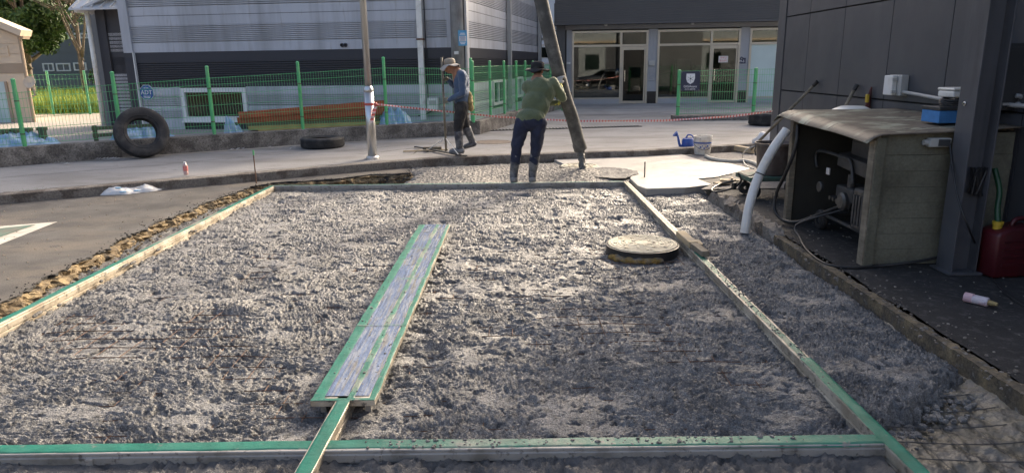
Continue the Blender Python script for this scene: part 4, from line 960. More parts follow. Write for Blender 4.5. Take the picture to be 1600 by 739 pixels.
# junction box with conduit
jb = thing('junction_box', 'grey electrical junction box with conduit on the charcoal wall', 'junction box', PX(1410, 135, XW), world=True)
q = PX(1412, 134, XW)
MB().b2((XW-.08, q.y-.09, q.z-.10), (XW-.001, q.y+.15, q.z+.105)).build('box', M['greybox'], jb, bevel=.008)
MB().b2((XW-.13, q.y-.02, q.z-.095), (XW-.082, q.y+.145, q.z+.10)).build('door', M['whitepaint'], jb, bevel=.008)
for dz in (-.06, .06): MB().b2((XW-.135, q.y-.04, q.z+dz-.015), (XW-.09, q.y-.018, q.z+dz+.015)).build('latch', M['greybox'], jb)
MB().tube(spline([(XW-.05, q.y-.09, q.z-.06), (XW-.06, q.y-.4, q.z-.075), (XW-.06, q.y-.9, q.z-.10), (XW-.06, 5.2, q.z-.10)], 6), .018, 8).build('conduit', M['conduit'], jb, smooth=True)
# H-section column
cl = thing('steel_column', 'dark painted steel H column standing in front of the shed', 'column', (3.53, 5.27, 0), rz=R(0))
hc_ = 6.5; cw = .20
for s_ in (-1, 1): MB().box((s_*(cw/2-.007), 0, hc_/2), (.012, .20, hc_)).build('flange', M['column'], cl, bevel=.003)
MB().box((0, 0, hc_/2), (cw-.03, .010, hc_)).build('web', M['column'], cl)
MB().box((0, 0, .012), (.26, .26, .02)).build('base_plate', M['column'], cl, bevel=.004)
q = PX(1508, 162, 3.53-cw/2-.003)
MB().lathe([(.018,0),(.018,.01),(.010,.012),(.010,.022),(0,.022)], (-cw/2, q.y-5.27, q.z), 10, Matrix.Rotation(R(-90), 3, 'Y')).build('bolt', M['chrome'], cl)
rbk = MB()
for i in range(26): rbk.tube([(rnd.uniform(-.05,.07), -.03-rnd.uniform(0,.04), .62+rnd.uniform(0,.03)), (rnd.uniform(-.05,.07), -.035-rnd.uniform(0,.05), .84)], .006, 4)
br = tag(rbk.build('brush', M['blackrub']), 'worn black brush head hanging in the steel column web', 'brush'); br.location = (3.55, 5.27, 0)
# wall and cabinet to the right of the column
cb_ = thing('wall_cabinet', 'dark wall cabinet with conduits right of the steel column', 'cabinet', (4.6, 5.6, 1.2), world=True)
a, b = PY(1568, 68, 5.55), PY(1640, 172, 5.55)
MB().b2((a.x, 5.55, b.z), (b.x, 5.8, a.z)).build('body', M['cabinet'], cb_, bevel=.006)
MB().b2((a.x+.015, 5.535, b.z+.03), (b.x, 5.549, a.z-.03)).build('door', M['cabinet'], cb_, bevel=.004)
for v in (80, 163): q = PY(1570, v, 5.53); MB().box(q, (.05, .03, .02)).build('hinge', M['conduit'], cb_)
MB().tube([PY(1574, 75, 5.52), PY(1563, 170, 5.52)], .008, 6).build('edge_rod', M['conduit'], cb_)
for v in (150, 163): MB().tube(spline([PY(1588, v, 5.5), PY(1596, v+2, 5.5), PY(1612, v+16, 5.5)], 5), .018, 8).build('conduit', M['conduit'], cb_, smooth=True)
MB().b2((3.8, 5.84, 0), (9.0, 6.0, 6.5)).build('return_wall', M['panel'], rbld)

# ============================================================ SHED with compressor
SX, SY0, SY1 = 2.87, 5.46, 7.12
shd = thing('equipment_shed', 'low weathered olive board shed with open front and curling vinyl roof', 'shed', (SX, SY0, 0), world=True)
for i in range(8):
    z0 = .01+i*.128
    if i == 7: MB().b2((SX+.055, SY0+.006, z0+.002), (3.98, SY0+.026, 1.075)).build('plank', M['shedwall'], shd, bevel=.003)
    else: MB().b2((SX+.055, SY0+.001*(i % 2), z0+.001), (3.98, SY0+.022+.004*(i % 2), z0+.128), ).build('plank', M['shedwall'], shd, bevel=.0012)
MB().b2((SX, SY0-.01, 0), (SX+.05, SY0+.08, 1.03)).build('post', M['timber'], shd, bevel=.004)
MB().b2((SX+.012, SY0-.022, .0), (SX+.085, SY0-.006, 1.05)).build('corner_strip', M['shedwall'], shd, bevel=.003)
MB().b2((SX, SY1-.05, 0), (SX+.06, SY1+.02, 1.09)).build('post', M['timber'], shd, bevel=.004)
MB().bar((SX+.03, SY0, 1.025), (SX+.03, SY1, 1.10), .04, .06).build('lintel', M['timber'], shd)
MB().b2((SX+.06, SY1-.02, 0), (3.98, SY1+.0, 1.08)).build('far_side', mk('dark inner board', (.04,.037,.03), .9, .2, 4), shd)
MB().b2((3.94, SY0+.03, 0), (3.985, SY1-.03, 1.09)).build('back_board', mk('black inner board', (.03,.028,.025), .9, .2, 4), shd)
# roof sheet, sagging, with a rolled front edge
def shed_roof(x0, x1, y0, y1, zfun, mat, name, parent, th=.006):
    nx, ny = 26, 34; mb = MB(); vs = []
    for j in range(ny):
        for i in range(nx):
            x = x0+(x1-x0)*i/(nx-1); y = y0+(y1-y0)*j/(ny-1); vs.append((*zfun(x, y, i/(nx-1), j/(ny-1)),))
    n = nx*ny; vs += [(a, b, c-th) for a, b, c in vs]
    fs = [(j*nx+i, j*nx+i+1, (j+1)*nx+i+1, (j+1)*nx+i) for j in range(ny-1) for i in range(nx-1)]
    fs += [(n+a, n+d, n+c, n+b) for a, b, c, d in fs]
    for i in range(nx-1): fs.append((i, n+i, n+i+1, i+1)); k = (ny-1)*nx; fs.append((k+i, k+i+1, n+k+i+1, n+k+i))
    for j in range(ny-1): fs.append((j*nx, (j+1)*nx, n+(j+1)*nx, n+j*nx)); k = nx-1; fs.append((j*nx+k, n+j*nx+k, n+(j+1)*nx+k, (j+1)*nx+k))
    return mb.add(vs, fs).build(name, mat, parent, smooth=True)
def zr1(x, y, s, t):
    z = 1.075+.085*t+.045*s*(1-t)+.004*math.sin(y*5+x*3)*s-.006*math.sin(s*3.1)
    f = max(0, 1-s/.10); drop = f*f*(.06+.006*math.sin(y*4)); xx = x-.02*f
    if t > .93: z -= (t-.93)*1.3*(1-s*.7)
    return (xx, y, z-drop)
shed_roof(SX-.07, 3.985, SY0-.06, SY1+.28, zr1, M['shedroof'], 'roof_sheet', shd)
# socket on the side and a power cord
sk_ = thing('wall_socket', 'grey weatherproof socket screwed on the shed side', 'socket', PY(1464, 223, SY0-.02), world=True)
q = PY(1463, 222, SY0); MB().b2((q.x-.085, SY0-.06, q.z-.035), (q.x+.085, SY0-.001, q.z+.035)).build('body', M['greybox'], sk_, bevel=.008)
MB().b2((q.x-.02, SY0-.068, q.z-.026), (q.x+.07, SY0-.061, q.z+.026)).build('cover', M['cabinet'], sk_, bevel=.002)
MB().tube([(q.x-.085, SY0-.03, q.z), (q.x-.12, SY0-.03, q.z)], .022, 10).build('gland', M['greybox'], sk_)
# second shed part right of the column
sh2 = thing('board_cupboard', 'olive board cupboard behind the red jerrycan', 'cupboard', (4.5, 5.62, 0), world=True)
for i in range(8): MB().b2((3.80, 5.60+.004*(i % 2), .01+i*.132), (6.0, 5.62+.004*(i % 2), .138+i*.132)).build('plank', M['shedwall'], sh2, bevel=.003)
MB().b2((3.78, 5.52, 1.085), (6.0, 5.83, 1.10)).build('top', M['shedroof'], sh2)
MB().tube(spline([PY(1547, 262, 5.58), PY(1565, 263, 5.56), PY(1582, 265, 5.58)], 4), .012, 6).build('pipe_stub', M['blackrub'], sh2)
MB().tube([PY(1583, 252, 5.55), PY(1605, 258, 5.5)], .02, 8).build('pipe_fitting', M['metalgrey'], sh2)
# compressor / generator inside the shed
ge = thing('engine_pump', 'oily black engine pump with tube handle and gauge inside the open shed', 'pump', (3.35, 6.15, 0), world=True)
H_ = [PX(u, v, 3.12) for u, v in ((1277,262), (1275,245), (1283,236), (1320,247), (1330,255), (1333,290))]
MB().tube(spline(H_, 5), .016, 8).build('handle', M['machine'], ge, smooth=True)
q0, q1 = PX(1283, 262, 3.2), PX(1330, 288, 3.2)
MB().hexa([(3.14, 6.05, .62), (3.44, 6.05, .62), (3.44, 6.62, .64), (3.14, 6.62, .66), (3.14, 6.05, .75), (3.44, 6.05, .78), (3.44, 6.62, .82), (3.14, 6.62, .78)]).build('control_box', M['machine'], ge, bevel=.01)
q = PX(1294, 268, 3.135); MB().b2((3.128, q.y-.035, q.z-.03), (3.139, q.y+.03, q.z+.035)).build('label_plate', M['paper'], ge)
MB().b2((3.22, 5.75, .70), (3.75, 6.55, .93)).build('fuel_tank', M['machine'], ge, bevel=.03)
q = PX(1283, 292, 3.05)
MB().lathe([(.055,0),(.055,.02),(.048,.026),(0,.026)], q, 16, Matrix.Rotation(R(-90), 3, 'Y')).build('gauge', M['machinegrey'], ge)
MB().lathe([(.10,-.16),(.13,-.15),(.135,.1),(.10,.15),(.05,.17)], (3.45, 6.05, .36), 18, Matrix.Rotation(R(80), 3, 'Y')).build('engine_block', M['machinegrey'], ge, auto=30)
fins = MB()
for k in range(8): fins.lathe([(.145,k*.022),(.145,k*.022+.008),(.10,k*.022+.008),(.10,k*.022)], (3.36, 6.05, .37), 18, Matrix.Rotation(R(80), 3, 'Y'))
fins.build('cooling_fins', M['machine'], ge)
MB().b2((3.15, 6.28, .28), (3.42, 6.62, .48)).build('pump_head', M['machine'], ge, bevel=.02)
for k in range(4): MB().tube([(3.13, 6.33+k*.07, .36), (3.06, 6.33+k*.07, .36)], .02, 8).build('valve', M['machinegrey'], ge)
MB().tube([(3.2, 6.42, .48), (3.2, 6.42, .60)], .035, 10).build('filter', M['machine'], ge)
for k, (x, y) in enumerate(((3.1, 5.75), (3.1, 6.75), (3.75, 6.75))): 
    wq = MB().lathe([(.045,-.03),(.09,-.03),(.10,-.015),(.10,.015),(.09,.03),(.045,.03)], (x, y, .10), 18, Matrix.Rotation(R(90), 3, 'Y'), closed=True).build('wheel', M['rubber'], ge)
    MB().lathe([(.045,-.015),(.045,.015),(0,.02)], (x, y, .10), 12, Matrix.Rotation(R(90), 3, 'Y')).build('hub', M['machinegrey'], wq)
for x in (3.1, 3.7): MB().tube([(x, 5.7, .16), (x, 6.8, .16)], .018, 8).build('frame_tube', M['machine'], ge)
for y in (5.75, 6.25, 6.75): MB().tube([(3.1, y, .16), (3.7, y, .16)], .018, 8).build('frame_tube', M['machine'], ge)
for k in range(4): MB().tube(spline([(3.1, 6.2-.03*k, .3+.03*k), (3.04, 6.0, .42-.05*k), (3.2, 5.85+.03*k, .35+.05*k), (3.35, 5.95, .5)], 5), .011, 6).build('pipe', M['blackrub'], ge)
MB().b2((3.02, 5.66, .18), (3.42, 6.02, .56)).build('engine_housing', M['machinegrey'], ge, bevel=.03)
for k in range(6): MB().b2((3.005, 5.70+k*.05, .24), (3.02, 5.725+k*.05, .50)).build('housing_vent', M['machine'], ge)
MB().lathe([(.085,0),(.085,.03),(.06,.045),(0,.045)], (3.02, 6.15, .40), 18, Matrix.Rotation(R(-90), 3, 'Y')).build('recoil_starter', M['machinegrey'], ge)
# black pressure hose looping out of the shed and back
hp = [PX(1247, 195, 2.85), PX(1243, 230, 2.83), PX(1228, 270, 2.80), PX(1214, 300, 2.78), PX(1210, 325, 2.76), PX(1222, 343, 2.80), PX(1245, 347, 2.88), PX(1275, 337, 3.0), (3.12, 6.35, .33)]
hs_ = thing('pressure_hose', 'thick black hose looping from the shed roof down to the pump', 'hose', (2.8, 7.0, 0), world=True)
MB().tube(spline(hp, 8), .018, 10).build('hose', M['blackrub'], hs_, smooth=True)
q = PX(1268, 339, 2.985); MB().box(q, (.02,.04,.045)).build('clamp', M['chrome'], hs_)
# cables: roof -> ground and along the floor
c1 = [(3.12, 6.3, .30), P(1247,350,.12), P(1250,372,.03), P(1262,392,.012), P(1290,412,.012), P(1330,418,.012), P(1370,416,.014), P(1430,409,.06), P(1490,396,.10), P(1545,378,.16), P(1600,366,.2), P(1660,362,.2)]
tag(MB().tube(spline(c1, 8), .011, 8).build('power_cable', M['blackrub'], smooth=True), 'long black cable running from the pump past the shed foot to the right', 'cable')
c2 = [PY(1484, 222, SY0-.05), PY(1488, 260, 5.30), PY(1497, 310, 5.12), PY(1515, 360, 5.05), P(1530, 395, .12), P(1545, 428, .012), P(1575, 462, .008), P(1640, 500, .008)]
tag(MB().tube(spline(c2, 8), .008, 6).build('power_cable', M['blackrub'], smooth=True), 'thin black cord hanging from the shed socket down to the dark floor', 'cable')
# blue box, cable coil and white case on the roof
q = PY(1448, 200, 5.85)
bb = thing('blue_box', 'small blue foam box with coiled black cable on the shed roof', 'box', (3.62, 5.80, 1.125), world=True)
MB().b2((3.50, 5.70, 1.13), (3.92, 5.95, 1.23)).build('box', M['bluebox'], bb, bevel=.006); MB().b2((3.495, 5.695, 1.232), (3.925, 5.955, 1.262)).build('lid', M['cabinet'], bb, bevel=.005)
for k in range(6): 
    pts = [(3.74+.17*math.cos(a)*(1+.04*k % .1), 5.80+.10*math.sin(a), 1.275+.010*k+.006*math.sin(a*2+k)-.03*max(0, -math.sin(a))) for a in np.linspace(0, 2*math.pi, 25)]
    MB().tube(pts, .007, 6, cap=False).build('cable_loop', M['blackrub'], bb)
wc = thing('white_case', 'flat white plastic case resting on the coiled cable', 'case', (3.75, 5.84, 1.33), world=True)
MB().b2((3.62, 5.74, 1.332), (3.98, 5.96, 1.385)).build('base', M['pvc'], wc, bevel=.012); MB().b2((3.615, 5.735, 1.388), (3.985, 5.965, 1.41)).build('lid', M['pvc'], wc, bevel=.01)
MB().b2((3.72, 5.725, 1.365), (3.76, 5.734, 1.40)).build('latch', M['greybox'], wc); 
# tools leaning on the wall behind the shed
for (ub, vb, ut, vt, lab, x0, x1) in ((1175, 232, 1276, 129, 'long grey tool handle leaning on the charcoal wall beside the brown bucket', 3.45, 3.97), (1318, 172, 1338, 134, 'tool handle leaning on the charcoal wall above the shed roof', 3.85, 3.97)):
    t = thing('tool_handle', lab, 'tool', PX(ub, vb, x0), world=True); a, b = PX(ub, vb, x0), PX(ut, vt, x1); a2 = a+(a-b)*(.5 if ub > 1300 else .02)
    a2.z = max(a2.z, .02)
    MB().tube([a2, b], .02, 8).build('shaft', M['timber'], t, smooth=True); MB().tube([b-(b-a).normalized()*.06, b+(b-a).normalized()*.012], .026, 8).build('grip', M['blackrub'], t)
q = PX(1357, 165, 3.98)
t = thing('hand_saw', 'red tool with yellow grip hanging on the charcoal wall', 'tool', q, world=True)
MB().tube([PX(1355, 176, 3.97), PX(1357, 155, 3.97), PX(1362, 136, 3.98)], [.03, .028, .008], 8).build('blade_cover', M['redcan'], t); MB().box(PX(1355, 154, 3.93), (.03,.045,.09)).build('grip', M['yellow'], t, bevel=.008)
t = thing('basin', 'upturned pale plastic basin behind the shed roof edge', 'basin', (3.75, 7.55, .9), world=True)
MB().lathe([(.26,.0),(.25,.10),(.20,.22),(.12,.255),(0,.26)], (3.72, 7.62, .90), 24).build('bowl', M['pvc'], t, smooth=True); MB().lathe([(.29,0),(.29,.02),(.25,.02)], (3.72, 7.62, .90), 24).build('rim', M['pvc'], t)
MB().b2((3.5, 7.42, 0), (3.94, 7.85, .90)).build('stand', M['timber'], t)

# red jerrycan with green hose
jc = thing('jerrycan', 'dark red plastic jerrycan with green hose in its spout', 'jerrycan', (3.87, 5.18, 0), rz=R(8))
body = MB(); body.prism([(-.20,0),(.20,0),(.215,.02),(.215,.33),(.19,.385),(.04,.40),(-.02,.39),(-.10,.39),(-.205,.36),(-.215,.33),(-.215,.02)], -.105, .105, M=Matrix.Rotation(R(90), 4, 'X')).build('body', M['redcan'], jc, bevel=.022, smooth=True)
MB().tube(spline([(-.02,0,.385),(0,0,.43),(.06,0,.445),(.15,0,.43),(.175,0,.37)], 5), .018, 8).build('handle', M['redcan'], jc, smooth=True)
MB().lathe([(.032,.36),(.032,.405),(.038,.405),(.038,.43),(.0,.43)], (-.14, 0, 0), 14).build('spout', M['yellow'], jc)
MB().tube(spline([(-.14,0,.42),(-.135,.03,.52),(-.115,.06,.66),(-.13,.12,.82)], 6), .02, 10).build('hose', M['greenhose'], jc, smooth=True)
for z in (.10, .16, .22, .28): MB().b2((-.16,-.112,z),(.16,-.104,z+.022)).build('moulded_rib', M['redcan'], jc, bevel=.004)
# printed tube on the dark floor
a, b = P(1508, 464, .032), P(1556, 475, .032); ctr = (a+b)/2
t = thing('printed_tube', 'small printed paper tube lying on the dark floor by the shed', 'tube', (ctr.x, ctr.y, .0), rz=math.atan2(b.y-a.y, b.x-a.x))
L_ = (b-a).length/2; My = Matrix.Rotation(R(90), 3, 'Y')
MB().lathe([(.030,-L_),(.032,-L_+.01),(.032,L_-.05),(.030,L_-.045)], (0,0,.032), 16, My).build('body', M['cardboard'], t, smooth=True)
MB().lathe([(.034,-L_-.002),(.034,-L_+.05),(.0325,-L_+.05)], (0,0,.034), 16, My).build('cap', mk('pink cap', (.62,.42,.46), .4), t); MB().lathe([(.02,L_-.05),(.012,L_+.01),(0,L_+.012)], (0,0,.032), 10, My).build('nozzle', M['beigebag'], t)
# pebbles and chips
ch = MB(); r_ = random.Random(4)
for _ in range(420):
    x = r_.uniform(2.75, 4.2); y = r_.uniform(2.2, 8.9); s_ = r_.uniform(.003, .011); ch.sphere((x, y, s_*.4), (s_, s_*r_.uniform(.7,1.4), s_*.6), 5, 3)
ch.build('floor_grit', mk('pale grit', (.24,.22,.19), .9, .4, 30)).__setitem__('kind', 'stuff')
ch = MB()
for _ in range(900):
    x = r_.uniform(-9, -3.9); y = r_.uniform(4.5, 11.5)
    if y > 9.6+(x+4.7)*.57 or x > -4.0: continue
    s_ = r_.uniform(.003, .010); ch.sphere((x, y, s_*.4), (s_, s_*r_.uniform(.7,1.4), s_*.6), 5, 3)
ch.build('lot_grit', mk('sandy grit', (.30,.25,.19), .9, .4, 30)).__setitem__('kind', 'stuff')

# ============================================================ DOLLY, BUCKETS, PIPE, HOSES
dl = thing('dolly', 'low dark green platform dolly on casters under the brown bucket', 'dolly', (3.28, 8.55, 0), rz=R(4))
MB().box((0,0,.245), (.80,.46,.055)).build('deck', M['dolly'], dl, bevel=.008)
for sx_ in (-1, 1):
    for sy_ in (-1, 1):
        cs = MB().box((sx_*.30, sy_*.15, .195), (.07,.07,.05)).build('caster_fork', M['machinegrey'], dl)
        MB().lathe([(.02,-.022),(.075,-.022),(.08,-.012),(.08,.012),(.075,.022),(.02,.022)], (sx_*.30, sy_*.15, .085), 16, Matrix.Rotation(R(90), 3, 'X'), closed=True).build('wheel', M['rubber'], cs)
bk = thing('brown_bucket', 'large dark brown plastic bucket standing on the green dolly', 'bucket', (3.26, 8.55, .273))
MB().lathe([(.17,0),(.185,.01),(.215,.36),(.235,.365),(.235,.395),(.222,.395),(.205,.36),(.17,.03),(0,.03)], (0,0,0), 32).build('tub', M['brownbucket'], bk, auto=40)
MB().tube([(-.23,0,.37), (-.25,-.03,.30), (-.24,-.05,.24)], .008, 6).build('bail', M['steelwire'], bk)
pp = thing('white_pipe', 'bent white flexible pipe running from the shed post into the concrete strip', 'pipe', (2.4, 6.9, -.08), world=True)
pts = [PX(1164, 357, 2.38), PX(1170, 325, 2.42), PX(1180, 290, 2.50), PX(1193, 260, 2.58), PX(1210, 230, 2.68), PX(1229, 204, 2.80)]
pts[0].z -= .05
MB().tube(spline(pts, 10), .047, 14, cap=False).build('tube', M['pipe_white'], pp, smooth=True)
sp_ = spline(pts, 10); mb = MB()
MB().tube([sp_[-1]-(sp_[-1]-sp_[-2])*.2, sp_[-1]+(sp_[-1]-sp_[-2])*.3], .049, 14).build('cut_end', M['pvc'], pp)
tq = sp_[26]; MB().tube([tq+(sp_[27]-tq).normalized()*-.006, tq+(sp_[27]-tq).normalized()*.006], .051, 14).build('tie', M['blackrub'], pp)
MB().tube(spline([tq+Vector((-.05,0,0)), PX(1170, 275, 2.62), PX(1155, 270, 2.75)], 6), .006, 6).build('tie_cord', M['blackrub'], pp)
# black plug and cable bundle by the dolly
pb = thing('plug_cable', 'black cable with plug draped over the dolly corner onto the kerb', 'cable', P(1150, 285, 0), world=True)
MB().tube(spline([PY(1153, 270, 8.45), PY(1158, 282, 8.42), PY(1147, 293, 8.5), P(1120,300,.05), P(1112,296,.06), P(1125,288,.06), P(1150,282,.12)], 7), .013, 8).build('cable', M['blackrub'], pb, smooth=True)
MB().box(PY(1147, 291, 8.5), (.05,.05,.09), rz=.5).build('plug', M['blackrub'], pb, bevel=.01)
# blue watering can and white bucket
q = P(1074, 237, .02)
wcn = thing('watering_can', 'blue plastic watering can beside the stained white bucket', 'watering can', (q.x, q.y, .02), rz=R(6))
MB().lathe([(.105,0),(.115,.02),(.110,.20),(.095,.245),(.08,.25),(.08,.24),(0,.24)], n=24).build('body', M['bluecan'], wcn, auto=40)
MB().tube(spline([(-.09,0,.06),(-.15,0,.12),(-.185,0,.24),(-.20,0,.30)], 5), [.03]*5+[.024]*5+[.02]*6, 8).build('spout', M['bluecan'], wcn, smooth=True)
MB().lathe([(.018,0),(.055,.045),(.058,.06),(0,.065)], (-.205,0,.30), 14, Matrix.Rotation(R(-50), 3, 'Y')).build('rose', M['bluecan'], wcn)
MB().tube(spline([(-.04,0,.25),(.0,0,.31),(.08,0,.29),(.125,0,.20),(.108,0,.08)], 5), .014, 8).build('handle', M['bluecan'], wcn, smooth=True)
q = P(1097, 241, .02)
wbt = thing('white_bucket', 'stained white paint bucket with blue band beside the watering can', 'bucket', (q.x, q.y, .02))
MB().lathe([(.135,0),(.14,.01),(.155,.27),(.165,.275),(.165,.33),(.155,.33),(.145,.30),(.13,.02),(0,.02)], n=28).build('tub', M['whitebucket'], wbt, auto=40)
MB().lathe([(.1545,.20),(.1565,.20),(.1575,.225),(.1555,.225)], n=28, closed=True).build('printed_band', M['bluecan'], wbt)
mb = MB()
for k in range(7): a = R(-130+k*12); mb.box((.152*math.cos(a), .152*math.sin(a), .12+.02*(k % 3)), (.006,.026,.014+.012*(k % 2)), a)
mb.build('printed_marks', M['bluecan'], wbt)
MB().tube(spline([(-.165,0,.28),(-.17,-.1,.18),(-.06,-.175,.10),(.08,-.17,.12),(.165,0,.28)], 6), .004, 5).build('bail', M['steelwire'], wbt)
# lumber and hose around them
for (u0, v0, u1, v1, z, wd_, ht, lab) in ((1067,239,1120,236,.03,.05,.04,'thin pale timber stick under the white bucket'), (1115,235,1163,233,.035,.07,.05,'pale timber batten right of the white bucket'), (1143,230,1178,236,.07,.12,.09,'short thick timber offcut beside the charcoal corner')):
    t = thing('timber_offcut', lab, 'timber', P(u0, v0, .02), world=True); a, b = P(u0, v0, z), P(u1, v1, z); MB().bar(a, b, wd_, ht).build('batten', M['plank'], t, bevel=.004)
    MB().bar(a-(b-a).normalized()*.004, a, wd_*.9, ht*.9).build('end_grain', M['timber'], t)
tag(MB().tube(spline([P(1103,244,.035), P(1112,248,.035), P(1135,252,.035), P(1165,252,.035), P(1180,256,.035), P(1190,262,.035)], 6), .032, 8).build('grey_hose', M['cord'], smooth=True), 'thick pale hose lying on grit between slab and brown bucket', 'hose')
tag(MB().tube(spline([PX(1180,228,3.3), PX(1165,235,3.3), P(1160,245,.1), P(1165,258,.03), P(1178,264,.02)], 6), .008, 6).build('grey_wire', M['conduit'], smooth=True), 'thin grey wire curling beside the brown bucket', 'wire')
sk2 = thing('plastic_bag', 'white and blue plastic bag slumped against the charcoal corner', 'bag', P(1198, 222, .02), world=True)
q = P(1195, 226, .1); mb = MB(); mb.sphere((q.x, q.y, .16), (.22,.16,.17), 16, 12); o = mb.build('bag', M['sack'], sk2, smooth=True)
for v_ in o.data.vertices:
    n_ = math.sin(v_.co.x*31+v_.co.z*17)*.5+math.sin(v_.co.y*27-v_.co.z*23)*.5; v_.co += v_.normal*(.035*n_)
MB().sphere((q.x+.05, q.y-.12, .14), (.08,.05,.06), 10, 8).build('blue_fold', M['bluecan'], sk2, smooth=True)
for (u, v, rz_) in ((1130, 287, .5), (1140, 283, -.3)):
    t = thing('timber_scrap', 'thin pale board scrap lying on rubble by the dolly' if rz_ > 0 else 'small pale board scrap with a nailed cleat beside the dolly', 'timber', P(u, v, .03), rz=rz_)
    MB().box((0,0,.012), (.26,.12,.02)).build('board', M['plank'], t, bevel=.003); MB().box((.03,0,.035), (.03,.11,.026)).build('cleat', M['plank'], t)
# ============================================================ GREEN FENCES
def fence_post(parent, x, y, z0, z1, mat='fence', r=.032):
    o = MB().lathe([(r,0),(r,z1-z0-.02),(r*1.12,z1-z0-.02),(r*1.1,z1-z0-.005),(r*.5,z1-z0+.012),(0,z1-z0+.014)], (x, y, z0), 10).build('post', M[mat], parent, auto=40)
    MB().lathe([(r*1.18,0),(r*1.18,.02)], (x, y, z0+(z1-z0)*.68), 10).build('clip', M['olive'], o)
    MB().lathe([(r*1.18,0),(r*1.18,.02)], (x, y, z0+(z1-z0)*.2), 10).build('clip', M['olive'], o)
    return o
def fence_panel(parent, a, b, z0a, z0b, z1a, z1b, mat='fence', sv=.05, r=.0028, hs=(0, .12, .3, .5, .7, .88, 1.0), nd=4):
    mb = MB(); a, b = Vector(a), Vector(b); d = b-a; L_ = d.length; n = max(2, int(L_/sv)); nr = Vector((-d.y, d.x)).normalized()
    for i in range(n+1):
        t = i/n; p = a+d*t; z0 = z0a+(z0b-z0a)*t; z1 = z1a+(z1b-z1a)*t
        mb.tube([(p.x, p.y, z0), (p.x, p.y, z1+.015)], r, nd, cap=False)
    for h in hs:
        o = .012 if h in (.12, .5, .88) else 0
        mb.tube([(a.x+nr.x*o, a.y+nr.y*o, z0a+(z1a-z0a)*h), (b.x+nr.x*o, b.y+nr.y*o, z0b+(z1b-z0b)*h)], r*1.25, nd, cap=False)
    return mb.build('wire_panel', M[mat], parent)
def on_line(u, v, line, off=.11):
    best = None
    for a, b in zip(line[:-1], line[1:]):
        d = (b-a).normalized(); nr = Vector((-d.y, d.x)); s_, z_, q = PV(u, v, a+nr*off, d)
        if -.15 <= s_ <= (b-a).length+.15: best = (Vector((q.x, q.y)), z_)
    return best
fn = thing('wire_fence', 'green wire mesh fence with round posts on the low wall along the road', 'fence', (-4.3, 14.1, WT), world=True)
posts = []
for (ub, vb, ut, vt) in ((40,236,20,124), (187,205,176,113), (336,212,322,104), (473,199,465,97), (604,190,599,90)):
    q, _ = on_line((ub+ut)/2, (vb+vt)/2, wall_line); _, zt_, _ = PV(ut, vt, q, (1, 0)); posts.append((q, zt_))
pz = [min(max(z, 1.45), 1.9) for _, z in posts]
d0 = (posts[0][0]-posts[1][0]).normalized()
allp = [(posts[0][0]+d0*2.2, pz[0]-.03)]+[(p[0], z) for p, z in zip(posts, pz)]+[(Vector((-.86, 15.75)), 1.78)]
for p, z in allp: fence_post(fn, p.x, p.y, WT-.03, z)
for (p, z), (q, z2) in zip(allp[:-1], allp[1:]): 
    e = (q-p).normalized()*.035; fence_panel(fn, p+e, q-e, WT+.05, WT+.05, z-.22, z2-.22)
fn2 = thing('wire_fence', 'green wire mesh fence return running back beside the siding building', 'fence', (-.6, 15.9, WT), world=True)
rp = []
for u in (739, 766, 788, 807, 821, 833, 860):
    b_ = on_line(u, 150, wall_ret)
    if b_: rp.append(b_[0])
for p in rp: fence_post(fn2, p.x, p.y, WT-.03, 1.72)
for p, q in zip(rp[:-1], rp[1:]): e = (q-p).normalized()*.035; fence_panel(fn2, p+e, q-e, WT+.04, WT+.04, 1.60, 1.60, sv=.06)
if rp:
    e = rp[-1]; fence_panel(fn2, e+Vector((.04,0)), e+Vector((.35,.1)), ZR+.05, ZR+.05, 1.55, 1.55); fence_post(fn2, e.x+.4, e.y+.1, ZR, 1.65)
# short fence piece with CCTV sign at the right
lk = thing('low_wall', 'short low concrete block carrying the fence piece with the navy sign', 'wall', P(1110, 190, ZR), world=True)
a, b = P(1052, 189.5, ZR), P(1172, 187.5, ZR)
strip([Vector((a.x, a.y)), Vector((b.x+1.2, b.y))], 0, .3, ZR-.05, ZR+.14, .012, 9).build('block', M['wallc'], lk, auto=50)
fn3 = thing('wire_fence', 'short green wire fence piece with navy sign before the shops', 'fence', (a.x, a.y, ZR+.14), world=True)
YF = a.y+.16
pa = [PY(1060, 150, YF), PY(1179, 145, YF)]; tops = [PY(1062, 110, YF).z, PY(1180, 107, YF).z]
for p, z in zip(pa, tops): fence_post(fn3, p.x, p.y, ZR+.12, z, r=.045)
fence_panel(fn3, (pa[0].x+.05, YF), (pa[1].x-.05, YF), ZR+.18, ZR+.18, tops[0]-.03, tops[1]-.03, r=.0035, sv=.06); fence_panel(fn3, (pa[1].x+.05, YF), (pa[1].x+1.7, YF), ZR+.18, ZR+.18, tops[1]-.03, tops[1]-.03, r=.0035, sv=.06)
q0, q1 = PY(1064.5, 112, YF-.06), PY(1093, 142, YF-.06)
sg = thing('cctv_sign', 'navy square camera warning sign with white shield on the short fence', 'sign', ((q0.x+q1.x)/2, YF-.06, (q0.z+q1.z)/2))
W_, H2 = (q1.x-q0.x)/2, (q0.z-q1.z)/2
MB().b2((-W_,0,-H2), (W_,.012,H2)).build('plate', M['navysign'], sg)
MB().prism([(-.11,.19),(.11,.19),(.115,.06),(.08,-.03),(0,-.08),(-.08,-.03),(-.115,.06)], .0, .004, M=Matrix.Rotation(R(90), 4, 'X')).build('shield', M['white'], sg)
MB().lathe([(.022,0),(.022,.003),(0,.003)], (0,-.005,.06), 12, Matrix.Rotation(R(90), 3, 'X')).build('shield_dot', M['navysign'], sg)
mb = MB()
